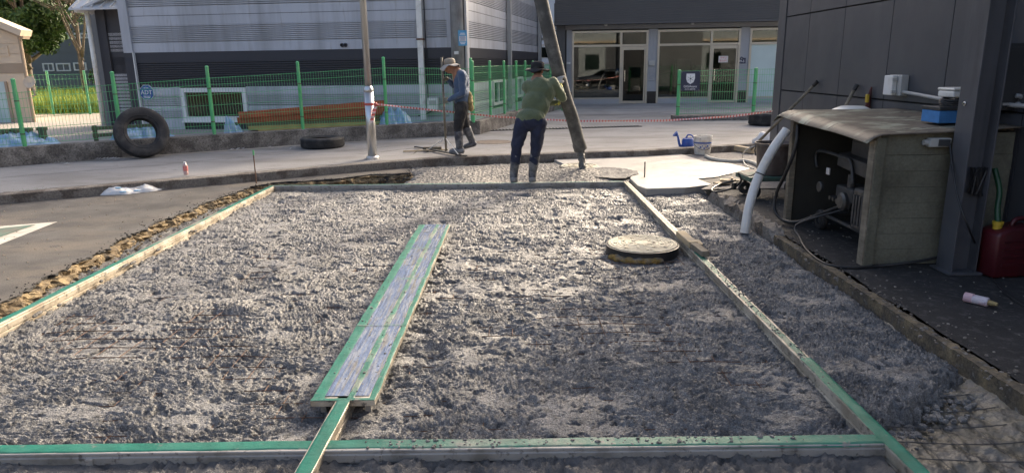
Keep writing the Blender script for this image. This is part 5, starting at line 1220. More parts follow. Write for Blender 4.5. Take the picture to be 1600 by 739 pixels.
for k in range(6): a_ = R(60*k+30); mb.bar((.03*math.cos(a_), -.006, .06+.03*math.sin(a_)), (.09*math.cos(a_), -.006, .06+.09*math.sin(a_)), .006, .002, up=(0,1,0))
mb.build('shield_lines', M['navysign'], sg)
I4 = Matrix.Identity(4)
text('lettering', 'GIGAeyes', .085, M['white'], Matrix.Translation((0,-.003,-.14)), sg, .001); text('lettering', 'CCTV 촬영중', .05, M['white'], Matrix.Translation((0,-.003,-.215)), sg, .001)
for x in (-W_+.02, W_-.02):
    for z in (-H2+.02, H2-.02): MB().lathe([(.008,0),(.008,.004),(0,.004)], (x,0,z), 8, Matrix.Rotation(R(90), 3, 'X')).build('rivet', M['greybox'], sg)

# ============================================================ TYRES
def tyre(label, R_, wd_, loc, Mrot, hub=.54):
    t = thing('tyre', label, 'tyre', loc, group=None)
    r0 = R_*hub; w2 = wd_/2
    prof = [(r0,-w2*.72),(r0+.02,-w2*.82),(r0+(R_-r0)*.35,-w2*.98),(r0+(R_-r0)*.7,-w2*1.0),(R_-.035,-w2*.93),(R_-.012,-w2*.82),(R_,-w2*.6)]
    gr_ = [-.42,-.14,.14,.42]
    for g in gr_: prof += [(R_, (g-.05)*w2), (R_-.012, (g-.045)*w2), (R_-.012, (g+.045)*w2), (R_, (g+.05)*w2)]
    prof += [(R_,w2*.6),(R_-.012,w2*.82),(R_-.035,w2*.93),(r0+(R_-r0)*.7,w2),(r0+(R_-r0)*.35,w2*.98),(r0+.02,w2*.82),(r0,w2*.72),(r0+.03,w2*.62),(R_-.06,w2*.7),(R_-.05,0),(R_-.06,-w2*.7),(r0+.03,-w2*.62)]
    o = MB().lathe(prof, (0,0,0), 56, Mrot, closed=True).build('carcass', M['rubber'], t, auto=35)
    for s_ in (-1, 1):
        MB().lathe([(r0+.045, s_*w2*.93), (r0+.05, s_*w2*.985), (r0+.06, s_*w2*.985), (r0+.065, s_*w2*.93)], (0,0,0), 56, Mrot, closed=True).build('bead_ring', M['rubber'], t)
    return t
q = P(228, 249, ZR); Rt = .44
# leaning back against the low wall
dw = (wall_line[3]-wall_line[2]).normalized(); nw = Vector((dw.y, -dw.x))          # towards the road
ax = Vector((nw.x, nw.y, .28)).normalized(); e1 = Vector((dw.x, dw.y, 0)); e2 = ax.cross(e1)
base = on_line(226, 240, wall_line, -.26)[0]
tyre('big worn truck tyre standing upright against the low wall', Rt, .25, (base.x, base.y, ZR+Rt*.955+.02), Matrix((e1, e2, ax)).transposed())
q = P(500, 232, ZR); tyre('worn tyre lying flat on the road beside the low wall', .42, .20, (q.x, q.y+.22, ZR+.10), Matrix.Identity(3))
q = P(1187, 197, ZR); tyre('black tyre lying flat against the low block by the charcoal corner', .40, .30, (q.x+.22, q.y+.25, ZR+.15), Matrix.Identity(3))

# ============================================================ LAMP POLE, UTILITY POLE, BARRIER TAPE
lpb = P(583, 257, .02); lp = thing('lamp_pole', 'stainless steel lamp pole with bolted base on the brown asphalt', 'lamp pole', lpb)
zc = PY(577, 140, lpb.y).z
MB().lathe([(.155,0),(.155,.015),(.15,.06),(.115,.075),(.112,.125),(.085,.145),(.078,.15)], n=20).build('base_collar', M['steel'], lp, auto=30)
MB().lathe([(.078,.12),(.076,zc-.05)], n=24).build('lower_tube', M['steel'], lp, smooth=True)
MB().lathe([(.078,zc-.06),(.082,zc-.05),(.082,zc-.02),(.058,zc+.03),(.055,zc+.035)], n=24).build('collar', M['steel'], lp, auto=30)
MB().lathe([(.056,zc+.02),(.045,5.2)], n=24).build('upper_tube', M['steel'], lp, smooth=True)
for k in range(6):
    a = R(60*k); MB().lathe([(.014,0),(.014,.04),(.0,.042)], (.135*math.cos(a), .135*math.sin(a), .06), 6).build('anchor_bolt', M['steel'], lp)
upb = Vector((*C0, 0))+Vector((.22, -.42, 0)); up_ = thing('utility_pole', 'concrete utility pole with small blue sign at the building corner', 'pole', (upb.x, upb.y, ZR))
MB().lathe([(.17,0),(.155,3),(.14,7)], n=20).build('shaft', M['polecon'], up_, smooth=True)
MB().tube([(.16,-.04,0), (.155,-.04,3), (.15,-.04,7)], .02, 6).build('earth_cable', M['blackrub'], up_)
MB().tube([(.19,-.05,.3), (.19,-.05,2.1)], .025, 8).build('conduit', M['conduit'], up_)
q0, q1 = PY(715, 48, upb.y-.2), PY(726, 72, upb.y-.2)
bs_ = MB().b2((q0.x-upb.x+.01, -.2, q1.z-ZR), (q1.x-upb.x+.06, -.185, q0.z-ZR)).build('blue_sign', M['skysign'], up_)
qm = (q0+q1)/2; mxx = qm.x-upb.x+.035
MB().b2((mxx-.08, -.206, qm.z-ZR-.075), (mxx+.08, -.201, qm.z-ZR+.045)).build('sign_field', M['whitepaint'], bs_)
mb = MB()
for zz, ww in ((.10,.10), (.075,.13), (-.11,.13), (-.135,.1)): mb.b2((mxx-ww/2, -.205, qm.z-ZR+zz), (mxx+ww/2, -.201, qm.z-ZR+zz+.014))
mb.build('sign_lines', M['white'], bs_)
mb = MB()
for zz, ww in ((.02,.12), (-.005,.13), (-.03,.10), (-.055,.12)): mb.b2((mxx-ww/2, -.209, qm.z-ZR+zz), (mxx+ww/2, -.2065, qm.z-ZR+zz+.010))
mb.build('sign_lines', M['bluesign'], bs_)
q = PY(713, 83, upb.y-.2); MB().b2((q.x-upb.x-.05, -.19, q.z-ZR-.035), (q.x-upb.x+.05, -.175, q.z-ZR+.035)).build('number_plate', M['whitepaint'], up_)
# red and white tape: twisted ribbon in stripes, from the pole to the right-hand wall
tp = thing('barrier_tape', 'red and white barrier tape strung from lamp pole to charcoal wall', 'tape', (lpb.x, lpb.y, 1.0), world=True)
A_ = PY(588, 163, lpb.y-.05); B_ = PX(1207, 174, XW-.03)
tpts = []; N_ = 260
for i in range(N_+1):
    t = i/N_; 
    vv = np.interp(t, [0, .12, .31, .5, .72, .9, 1], [163, 171, 183, 189.5, 189, 182, 174]); uu = 588+(1207-588)*t
    Yq = A_.y+(B_.y-A_.y)*t+1.4*math.sin(t*math.pi); tpts.append(PY(uu, vv, Yq))
red = MB(); wht = MB()
for i in range(N_):
    p, q = tpts[i], tpts[i+1]; d = (q-p).normalized(); an = .5*math.sin(i*.07)+.45*math.sin(i*.19)
    u_ = Vector((0, math.sin(an), math.cos(an)))*.016
    (red if i % 2 == 0 else wht).quad(p-u_, q-u_, q+u_, p+u_)
    (red if i % 2 == 0 else wht).quad(p-u_+Vector((0,.0015,0)), p+u_+Vector((0,.0015,0)), q+u_+Vector((0,.0015,0)), q-u_+Vector((0,.0015,0)))
red.build('red_stripes', M['tapered'], tp, kind='stuff'); wht.build('white_stripes', M['tapewhite'], tp, kind='stuff')
kn = MB(); zt = A_.z-lpb.z
for k in range(3): kn.lathe([(.079,-.008),(.081,-.008),(.081,.008),(.079,.008)], (lpb.x, lpb.y, A_.z+(k-1)*.012), 20, closed=True)
kn.build('knot_wrap', M['tapered'], tp)
tl = MB(); 
for k in range(8):
    a = A_+Vector((-.012*k, -.035, -.038*k)); b = A_+Vector((-.012*(k+1), -.035-.01*math.sin(k), -.038*(k+1))); u_ = Vector((.03, 0, .0))
    tl.quad(a-u_, a+u_, b+u_, b-u_, mi=k % 2)
tl.build('loose_tail', [M['tapered'], M['tapewhite']], tp)
MB().sphere(A_+Vector((-.01,-.04,.0)), (.04,.03,.035), 8, 6).build('knot', M['tapered'], tp)

# ============================================================ MATERIAL STACK AND TARPS BEHIND THE FENCE
def off_line(u, v, off): return on_line(u, v, wall_line, off)
def beam_bundle():
    t = thing('beam_stack', 'stack of red oxide and yellow steel beams behind the green fence', 'beam stack', (*off_line(420, 180, 1.0)[0], ZR), world=True)
    d = (wall_line[5]-wall_line[4]).normalized(); n = Vector((-d.y, d.x))
    def pt(u, v, o): q, z = off_line(u, v, o); return Vector((q.x, q.y, z))
    spec = [(373,181,600,162,.8,.14,.12,'orange'), (371,189,610,174,.85,.16,.11,'orange'), (388,193,615,181,.95,.16,.08,'orange'), (392,186,604,170,1.15,.14,.10,'orange'), (385,197,612,188,.75,.14,.07,'olive'), (388,201,612,192,.7,.14,.07,'yellowsteel'), (404,206,560,197,.65,.12,.06,'yellowsteel'), (405,209,520,203,.62,.10,.04,'orange')]
    for (u0, v0, u1, v1, o, wd_, ht, m_) in spec:
        a, b = pt(u0, v0, o), pt(u1, v1, o); e = MB(); h = Vector((0,0,ht/2)); nn3 = Vector((n.x, n.y, 0))
        e.bar(a, b, .012, ht); e.bar(a+h+nn3*wd_*.3, b+h+nn3*wd_*.3, wd_*.6, .012); e.bar(a-h+nn3*wd_*.3, b-h+nn3*wd_*.3, wd_*.6, .012)
        e.build('beam', M[m_], t)
    for u in (400, 480, 560):
        a = pt(u, 200, .9); MB().b2((a.x-.06, a.y-.3, ZR), (a.x+.06, a.y+.5, a.z-.05)).build('bearer', M['timber'], t)
beam_bundle()
def tarp(label, u0, u1, vtop, off, hgt, seed, depth=.9, wedge=0):
    (a, z_), (b, _) = off_line(u0, vtop, off), off_line(u1, vtop, off)
    nx, ny = 40, 30; d = b-a; n = Vector((-d.y, d.x)).normalized(); X = np.zeros((ny, nx)); Y = X.copy(); Z = X.copy()
    for j in range(ny):
        for i in range(nx):
            s_, t_ = i/(nx-1), j/(ny-1); p = a+d*s_+n*(depth*(t_-.25)); X[j, i] = p.x; Y[j, i] = p.y
            e = (math.sin(math.pi*min(1, max(0, s_)))**.45 if not wedge else max(0, min(1, s_*14)*(1-s_)))*math.sin(math.pi*t_)**.6
            Z[j, i] = ZR+.01+hgt*e*(1+.55*float(fbm(np.array([s_*5+seed]), np.array([t_*4.0]), 3, seed)[0]))+.05*float(ridge(np.array([s_*7+seed]), np.array([t_*6.]), 2, seed)[0])*e
    return tag(grid_mesh('tarp', X, Y, Z, M['tarp']), label, 'tarp')
tarp('crumpled blue tarp by the fence post nearest the cream house', -60, 105, 222, .55, .42, 3)
tarp('blue tarp heap behind the upright truck tyre', 160, 285, 215, .55, .40, 5)
tarp('blue tarp end draped beside the beam stack below the window', 352, 402, 196, .6, .55, 8, .7, 1)
tarp('wrinkled blue tarp heap behind the lamp pole', 588, 648, 175, .6, .5, 11)
for (u, v, lab) in tuple((u_, v_, 'small dark steel trestle foot behind the fence by the blue tarp') for u_, v_ in ((8, 214), (25, 214), (45, 216), (68, 217))):
    q, z_ = off_line(u, v, .8); t = thing('trestle_foot', lab, 'trestle', (q.x, q.y, ZR), group='trestle feet behind the fence'); MB().box((0,0,.25), (.09,.09,.5)).build('leg', M['olive'], t); MB().box((0,0,.53), (.14,.12,.06)).build('head', M['olive'], t, bevel=.01)
q, z_ = off_line(160, 215, .7); t = thing('pallet_end', 'dark slatted pallet end behind the fence beside the truck tyre', 'pallet', (q.x, q.y, ZR), rz=R(36))
for k in range(4): MB().box((.4,0,.10+k*.13), (1.1,.05,.06)).build('slat', M['olive'], t)
for x in (-.1, .9): MB().box((x,.03,.27), (.07,.07,.54)).build('upright', M['olive'], t)

# ============================================================ SMALL THINGS ON THE LEFT
q = P(291, 273, .125); bt = thing('drink_bottle', 'small pink drink bottle with white cap standing on the kerb', 'bottle', (q.x, q.y, ZR+.006))
hb = PY(291, 253, q.y).z-(ZR+.006)
MB().lathe([(.03,0),(.034,.01),(.034,hb*.22),(.031,hb*.25),(.034,hb*.30),(.034,hb*.68),(.030,hb*.76),(.016,hb*.84),(.014,hb*.9)], n=16).build('bottle', mk('clear pink plastic', (.62,.40,.36), .15, .1, 9), bt, auto=40)
MB().lathe([(.0348,hb*.30),(.0350,hb*.66)], n=16).build('label_sleeve', mk('pink label', (.62,.20,.18), .5, .3, 40), bt); MB().lathe([(.018,hb*.88),(.018,hb),(0,hb)], n=12).build('cap', M['white'], bt)
def crumple(name, label, cat, pts, hgt, seed, mat, split=None):
    """soft sack: closed noisy blanket over an outline ellipse chain"""
    a, b = Vector(pts[0]), Vector(pts[1]); nx, ny = 60, 26; X = np.zeros((ny, nx)); Y = X.copy(); Z = X.copy(); d = (b-a); n = Vector((-d.y, d.x, 0)).normalized()
    for j in range(ny):
        for i in range(nx):
            s_, t_ = i/(nx-1), j/(ny-1); w_ = pts[2]*(math.sin(math.pi*min(1, s_*.9+.08))**.6)*(1+.25*float(fbm(np.array([s_*4]), np.array([seed*1.0]), 2, seed)[0]))
            p = a+d*s_+n*(w_*(t_-.5)); X[j, i] = p.x; Y[j, i] = p.y
            e = (max(0, 1-(2*t_-1)**2))**.5*min(1, 6*min(s_, 1-s_)+.05)
            hh = hgt*(.45+.55*max(0, 1-s_*1.5)+.25*math.exp(-((s_-.75)/.12)**2))
            Z[j, i] = a.z+.004+e*hh*(1+.35*float(fbm(np.array([s_*5.]), np.array([t_*3.+seed]), 2, seed)[0]))+.010*e*float(ridge(np.array([s_*9+seed]), np.array([t_*5.]), 2, seed)[0])
    o = grid_mesh(name, X, Y, np.maximum(Z, a.z+.003), mat); return tag(o, label, cat)
sk3 = crumple('woven_sack', 'empty white woven sack lying on the brown asphalt by the kerb', 'sack', (P(157, 304, 0), P(254, 296, 0), .40), .115, 4, M['sack'])
mb = MB()
for (u, v) in ((185, 294), (192, 300), (214, 298), (170, 292)):
    q = P(u, v, .10); mb.sphere(q, (.05,.03,.012), 8, 5)
o = mb.build('printed_marks', mk('faded blue print', (.25,.42,.58), .7), sk3, kind='stuff')
def weeds(label, u0, u1, v, n, h, seed, z=ZR, spread=.08):
    r_ = random.Random(seed); mb = MB(); a, b = P(u0, v[0], 0), P(u1, v[1], 0)
    for _ in range(n):
        p = a+(b-a)*r_.random()+Vector((r_.uniform(-spread,spread), r_.uniform(-spread,spread), 0)); hh = h*r_.uniform(.4, 1.1); an = r_.uniform(0, 6.28); ln = Vector((math.cos(an), math.sin(an), 0)); sdv = Vector((-ln.y, ln.x, 0))*r_.uniform(.003, .006)
        m_ = p+ln*hh*.2+Vector((0,0,hh*.6)); t_ = p+ln*hh*.55+Vector((0,0,hh))
        mb.add([p-sdv, p+sdv, m_+sdv*.8, m_-sdv*.8, t_], [(0,1,2,3), (3,2,4)])
    o = mb.build('weeds', M['weed']); o['kind'] = 'stuff'; o['label'] = label; o['category'] = 'weeds'
weeds('tuft of green weeds at the foot of the kerb', 24, 74, (312, 308), 300, .13, 3)
weeds('sparse weeds on the kerb near the pink bottle', 262, 330, (290, 284), 90, .07, 4, spread=.05)
weeds('weeds at the slab corner behind the watering can', 1040, 1075, (239, 238), 110, .10, 5)
lt = MB(); r_ = random.Random(6)
for (u, v, n) in ((170, 250, 40), (365, 234, 16), (440, 232, 14), (100, 256, 10)):
    for _ in range(n):
        q = P(u+r_.uniform(-22, 22), v+r_.uniform(-1.5, 2), ZR); s_ = r_.uniform(.01, .05); lt.add([(q.x-s_, q.y, ZR+.004), (q.x+s_, q.y-.3*s_, ZR+.006+s_*.4), (q.x+s_*.7, q.y+s_, ZR+.02+s_*.3), (q.x-s_*.8, q.y+s_*.8, ZR+.005)], [(0,1,2,3)])
o = lt.build('litter', mk('scrap litter', (.40,.38,.36), .8, .7, 3)); o['kind'] = 'stuff'
t = thing('tool_on_road', 'wooden float tool lying on the road edge between the two workers', 'float tool', P(675, 237, ZR), world=True)
MB().bar(P(630, 236.5, ZR+.02), P(700, 234, ZR+.02), .06, .02).build('blade', M['plank'], t); MB().bar(P(661, 232, ZR+.05), P(690, 231.5, ZR+.05), .06, .05).build('handle', M['timber'], t, bevel=.008); MB().bar(P(668, 233, ZR+.03), P(668, 236, ZR+.03), .04, .03).build('bracket', M['timber'], t)

# ============================================================ FAR LEFT: cream house, field, trees, warehouse
yard = struct('yard', MB().add([(-40, 9, ZR+.001), (-11.2, 9.2, ZR+.001), (-8.4, 11.4, ZR+.001), (-.6, 15.9, ZR+.001), (-.9, 19, ZR+.001), (-9, 21, ZR+.001), (-9.5, 25.5, ZR+.001), (-40, 25.5, ZR+.001)], [tuple(range(8))]), M['yard'])
struct('field', MB().quad((-60, 25.3, ZR+.006), (-8, 25.3, ZR+.006), (-8, 60, ZR+.006), (-60, 60, ZR+.006)), M['field'])
gm = MB(); r_ = random.Random(2)
for _ in range(15000):
    yy = 25.6+14*r_.random()**1.4; xx = -yy*r_.uniform(.58, .80); hh = r_.uniform(.25, .75); a = r_.uniform(0, 6.28); s_ = .03; l_ = r_.uniform(-.2, .2)
    gm.add([(xx-s_*math.cos(a), yy-s_*math.sin(a), ZR), (xx+s_*math.cos(a), yy+s_*math.sin(a), ZR), (xx+l_, yy+l_*.5, ZR+hh)], [(0,1,2)])
o = gm.build('tall_grass', M['grass']); o['kind'] = 'stuff'
ffn = thing('wire_fence', 'far dark green wire fence along the grass field', 'fence', (-16, 25, ZR), world=True)
fx = [-20.6, -18.9, -17.5, -16.2, -14.9, -13.6, -12.3, -11.0]
for x in fx: fence_post(ffn, x, 24.9, ZR, 1.62, 'fencefar', .04)
for a, b in zip(fx[:-1], fx[1:]): fence_panel(ffn, (a, 24.9), (b, 24.9), ZR+.05, ZR+.05, 1.5, 1.5, 'fencefar', .13, .005, nd=3)
# cream house
ch_ = thing('cream_house', 'cream sided house with brown band behind the fence', 'house', (-19, 21, ZR), world=True)
YH = 21.5; eR = PY(36, 80, YH).x
rp0 = PY(0, 38, YH); rp1 = PY(33, 52, YH)
zl = lambda v: PY(20, v, YH).z
hb_ = MB(); eB = (eR-.05)*(YH+5)/YH-.3; hb_.hexa([(-26, YH, ZR), (eR-.05, YH, ZR), (eB, YH+5, ZR), (-30, YH+5, ZR), (-26, YH, rp1.z+4), (eR-.05, YH, rp1.z), (eB, YH+5, rp1.z), (-30, YH+5, rp1.z+4)]); hb_.build('wall', M['tan'], ch_)
for i in range(12):
    z0 = ZR+i*.29
    if z0 > rp1.z-.1: break
    MB().b2((-26, YH-.02, z0+.008), (eR-.03, YH-.001, min(z0+.28, rp1.z))).build('siding_board', M['tanband'] if zl(122) < z0+.14 < zl(100) else M['tan'], ch_)
MB().bar((rp1.x+.25, YH-.15, rp1.z-.02), (rp1.x-6, YH-.15, rp1.z-.02+6*(rp0.z-rp1.z)/(rp1.x-rp0.x)), .5, .18).build('verge_board', M['tan'], ch_)
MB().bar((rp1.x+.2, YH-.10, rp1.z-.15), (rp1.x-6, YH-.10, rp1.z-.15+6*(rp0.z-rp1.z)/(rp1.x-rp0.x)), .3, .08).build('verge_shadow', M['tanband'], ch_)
MB().tube([(eR+.03, YH-.1, ZR), (eR+.03, YH-.1, rp1.z-.1)], .05, 8).build('downpipe', M['tanband'], ch_)
window(Vector((PY(14, 78, YH).x, YH)), Vector((-1, 0)), Vector((0, -1)), 0, 1.6, zl(88), zl(72), ch_, .06, 0, 'frosted', .05, 'tan', -.01)
a = PY(10, 128, YH); MB().b2((a.x-1.2, YH-.05, ZR), (a.x-.04, YH-.021, a.z)).build('door', M['frosted'], ch_); MB().b2((a.x-.04, YH-.06, ZR), (a.x+.04, YH-.021, a.z)).build('door_frame', M['tanband'], ch_)
sdq = PY(48, 130, YH-.6); dsh = thing('satellite_dish', 'round pale dish mounted on the corner of the cream house', 'dish', sdq)
Md = Matrix.Rotation(R(70), 3, 'X')@Matrix.Rotation(R(0), 3, 'Z')
MB().lathe([(0,0),(.08,.01),(.14,.035),(.18,.06),(.18,.068),(.14,.042),(.08,.018),(0,.008)], n=24, M=Md).build('bowl', M['tan'], dsh, smooth=True); MB().tube([(0,0,0), (0,.1,-.35), (-.35,.5,-.4)], .025, 6).build('mast', M['metalgrey'], dsh)
# slate warehouse far behind with windows
wh = thing('slate_warehouse', 'large slate grey warehouse with white framed windows behind the trees', 'warehouse', (-32, 50, 0), world=True)
YW = 50.0; Cw = Vector((-60, YW)); Dw = Vector((1, 0)); Nw = Vector((0, -1))
MB().b2((-62, YW, -.3), (-12, YW+12, 8.5)).build('wall', M['warehouse'], wh)
for z in np.arange(.6, 7.5, 1.1): MB().b2((-62, YW-.03, z), (-12, YW-.001, z+1.07)).build('cladding_sheet', M['warehouse'], wh)
for (u0, u1, v0, v1) in ((69,84,99,112), (90,110,99,112), (117,135,98,111)):
    a, b = PY(u0, v1, YW), PY(u1, v0, YW); window(Cw, Dw, Nw, a.x+60, b.x+60, a.z, b.z, wh, .09, 1, 'glassdark', .09, 'whitepaint', .0)
for (u0, u1, v0, v1) in ((72,98,52,61), (108,145,52,61)):
    a, b = PY(u0, v1, YW), PY(u1, v0, YW); window(Cw, Dw, Nw, a.x+60, b.x+60, a.z, b.z, wh, .10, 3, 'glassdark', .09, 'whitepaint', .0)
def tree(name, label, base, h, trunk_r, crown_c, crown_r, n, seed, mat, leaf=.16, nl=9, bare=False):
    t = thing(name, label, 'tree', base, group=None); r_ = random.Random(seed); b = Vector((0,0,0)); top = Vector(crown_c)
    tr = MB(); tr.tube(spline([(0,0,-.2), (r_.uniform(-.1,.1), 0, h*.25), (top.x*.4, top.y*.4, h*.5), (top.x*.8, top.y*.8, h*.85)], 5), [trunk_r*(1-.75*i/15) for i in range(16)], 8).build('trunk', M['bark'], t, smooth=True)
    lb = MB(); tips = []
    for k in range(nl):
        a = r_.uniform(0, 6.28); z0 = h*r_.uniform(.25, .7); e = top+Vector((math.cos(a)*crown_r[0]*.7, math.sin(a)*crown_r[1]*.7, r_.uniform(-.5, .8)*crown_r[2])); s_ = Vector((top.x*.5, top.y*.5, z0))
        m_ = (s_+e)/2+Vector((0, 0, -.25)); lb.tube(spline([s_, m_, e], 4), [trunk_r*.45*(1-.09*i) for i in range(9)], 6); tips.append(e)
        for q in range(4 if bare else 1):
            f = e+Vector((r_.uniform(-1,1), r_.uniform(-1,1), r_.uniform(0,1.3)))*crown_r[0]*.4; lb.tube([m_.lerp(e, r_.uniform(.3,1)), f], [trunk_r*.2, trunk_r*.06], 5)
    lb.build('limbs', M['bark'], t, smooth=True)
    rs = np.random.RandomState(seed); cl = []
    for k in range(46):
        d = rs.normal(size=3); d /= np.linalg.norm(d); rr = rs.uniform(.35, 1.0)**.6; cl.append((np.array(top)+d*np.array(crown_r)*rr, rs.uniform(.16, .34)*min(crown_r[0], crown_r[2])))
    vs = []; fs = []
    for i in range(n):
        c, rad = cl[rs.randint(len(cl))]; d = rs.normal(size=3); d /= np.linalg.norm(d); p = c+d*rad*rs.uniform(.5, 1.05)
        a = rs.normal(size=3); a /= np.linalg.norm(a); b_ = np.cross(a, rs.normal(size=3)); b_ /= np.linalg.norm(b_); s_ = leaf*rs.uniform(.6, 1.3); o = len(vs)
        vs += [tuple(p-a*s_), tuple(p+b_*s_*.45), tuple(p+a*s_), tuple(p-b_*s_*.45)]; fs.append((o, o+1, o+2, o+3))
    me = bpy.data.meshes.new('crown'); me.from_pydata(vs, [], fs); me.materials.append(mat); link('crown', me, t)
tree('leafy_tree', 'big dark leafy tree behind the cream house', (-26.5, 35, ZR), 8.5, .28, (.9, 0, 5.9), (4.0, 3.0, 3.2), 26000, 3, M['leaf'], .13, 12)
tree('leafy_tree', 'dense leafy tree in front of the slate warehouse beside the cream house roof', (-23.0, 34, ZR), 6.2, .22, (.4, 0, 4.4), (1.7, 1.8, 2.0), 18000, 5, M['leaf'], .115, 9)
tree('leafy_tree', 'dark leafy tree rising behind the cream house gable', (-30.0, 37, ZR), 10, .3, (0, 0, 6.5), (4.5, 3, 4), 20000, 8, M['leaf2'], .14, 10)
tree('bare_tree', 'pale nearly bare tree before the slate warehouse', (-19.8, 33, ZR), 7.5, .14, (.2, 0, 5.3), (1.7, 1.2, 2.6), 1200, 9, M['leaf'], .08, 13, True)
tree('shrub', 'round green shrub beside the siding building annex', (-18.3, 33.5, ZR), 1.2, .08, (0, 0, 1.3), (1.4, 1.1, 1.1), 9000, 12, M['leaf'], .08, 6)
# ============================================================ PEOPLE
def organic(name, prims, mat, parent, voxel=.012, smooth=6, disp=0.0, dscale=.12, seed=0):
    """capsules ('c', p, q, r1, r2) and ellipsoids ('e', centre, radii[, matrix]) fused into one continuous skin"""
    mb = MB()
    for p in prims:
        if p[0] == 'c':
            a, b, r1, r2 = Vector(p[1]), Vector(p[2]), p[3], p[4]; d = (b-a); L_ = d.length; d.normalize(); pts = []; rs = []
            for k in range(5): th = math.pi/2*(k/4); pts.append(a-d*r1*math.cos(th)*.999); rs.append(max(.0008, r1*math.sin(th)))
            for k in range(1, 6): pts.append(a+d*L_*k/6); rs.append(r1+(r2-r1)*k/6)
            for k in range(5): th = math.pi/2*(1-k/4); pts.append(b+d*r2*math.cos(th)*.999); rs.append(max(.0008, r2*math.sin(th)))
            mb.tube(pts, rs, 14)
        else:
            Mx = p[3] if len(p) > 3 else Matrix.Identity(3); s2 = MB().sphere((0,0,0), p[2], 18, 12); mb.add([Mx@Vector(v)+Vector(p[1]) for v in s2.v], s2.f)
    o = mb.build(name, mat, parent, smooth=True)
    rm = o.modifiers.new('r', 'REMESH'); rm.mode = 'VOXEL'; rm.voxel_size = voxel; rm.use_smooth_shade = True
    sm = o.modifiers.new('s', 'SMOOTH'); sm.iterations = smooth; sm.factor = .5
    if disp:
        tx = bpy.data.textures.new('cloth%d' % seed, 'CLOUDS'); tx.noise_scale = dscale; dm = o.modifiers.new('d', 'DISPLACE'); dm.texture = tx; dm.strength = disp; dm.mid_level = .5; dm.texture_coords = 'LOCAL'
    apply_mods(o); return o
def hand(parent, wrist, knuck, palm_n, wrap, mat, name='glove', s=1.0, cuff=None):
    """wrist -> knuckles direction, palm normal (towards the held thing), wrap = finger bend direction after the knuckles"""
    w_, k_ = Vector(wrist), Vector(knuck); d = (k_-w_).normalized(); pn = Vector(palm_n); pn = (pn-d*pn.dot(d)).normalized(); sd_ = d.cross(pn).normalized(); wr = Vector(wrap).normalized()
    pr = [('c', w_, w_+d*.03*s, .030*s, .033*s)]
    for k in range(4):
        o = sd_*((k-1.5)*.021*s); ln = [.95, 1.05, 1.0, .8][k]*s
        a = w_+d*.03*s+o*.8; b = k_+o; c = b+(d*.45+wr*.9).normalized()*.036*ln; e = c+(wr*.9+pn*.6).normalized()*.027*ln; f = e+(pn*.5-d*.6+wr*.2).normalized()*.022*ln
        pr += [('c', a, b, .017*s, .0125*s), ('c', b, c, .0115*s, .0105*s), ('c', c, e, .0105*s, .0098*s), ('c', e, f, .0098*s, .0085*s)]
    tb = w_+d*.028*s-sd_*.026*s; tm = tb+(d*.5-sd_*.7+pn*.5).normalized()*.036*s; te = tm+(d*.55+pn*.75+sd_*.1).normalized()*.032*s
    pr += [('c', tb, tm, .015*s, .0125*s), ('c', tm, te, .012*s, .0095*s)]
    return organic(name, pr, mat, parent, .0055, 2)
def head(prims_parent, c, fwd, mat, scale=1.0):
    """head primitives: skull, jaw, nose, ears, brow; returned as prims around centre c looking along fwd"""
    f = Vector(fwd).normalized(); u = Vector((0,0,1)); u = (u-f*u.dot(f)).normalized(); s_ = u.cross(f).normalized(); c = Vector(c)
    Mx = Matrix((s_, f, u)).transposed()
    e = lambda x, y, z: c+(s_*x+f*y+u*z)*scale
    R3 = lambda a: tuple(q*scale for q in a)
    return [('e', e(0,-.012,.03), R3((.077,.096,.088)), Mx), ('e', e(0,.035,-.035), R3((.058,.060,.075)), Mx), ('e', e(0,.055,-.078), R3((.036,.034,.028)), Mx), ('c', e(0,.092,.012), e(0,.110,-.022), .010*scale, .016*scale),
            ('e', e(.078,-.01,-.005), R3((.010,.020,.032)), Mx), ('e', e(-.078,-.01,-.005), R3((.010,.020,.032)), Mx), ('c', e(-.035,.083,.028), e(.035,.083,.028), .011*scale, .011*scale), ('c', e(-.018,.096,-.052), e(.018,.096,-.052), .009*scale, .009*scale)], e

# ---- worker in green, back to us, steering the pump hose
Yf = 9.92
J = lambda u, v, Y: PY(u, v, Y)
m1 = thing('person', 'worker in green shirt, navy trousers and black hat guiding the hose', 'person', (.15, Yf, -.05), world=True)
sL_, sR_ = J(824,135,10.06), J(864,131,10.08); hL, hR = J(816,192,9.90), J(843,192,9.90); kL, kR = J(808,226,9.88), J(838,226,9.90); aL, aR = J(803,274,Yf), J(832,274,Yf)
nk = J(840,124,10.13); hd = J(840,112,10.19); elR = J(879,153,10.16); elL = J(838,160,10.40)
hoseA, hoseB, hoseT = J(907,233,10.78), J(878,135,10.52), J(845,0,10.40)
hd_dir = (hoseT-hoseA).normalized()
def on_hose(v):
    t = (v-233)/(135-233) if v > 135 else None
    return hoseA.lerp(hoseB, t) if t is not None else hoseB.lerp(hoseT, (v-135)/(0-135))
hcR = on_hose(121); hcL = on_hose(158)
wR = hcR+Vector((-.02, -.17, -.105)); wL = hcL+Vector((-.13, -.06, -.02))
hp_, he = head(m1, hd, (.25, .93, -.28), None)
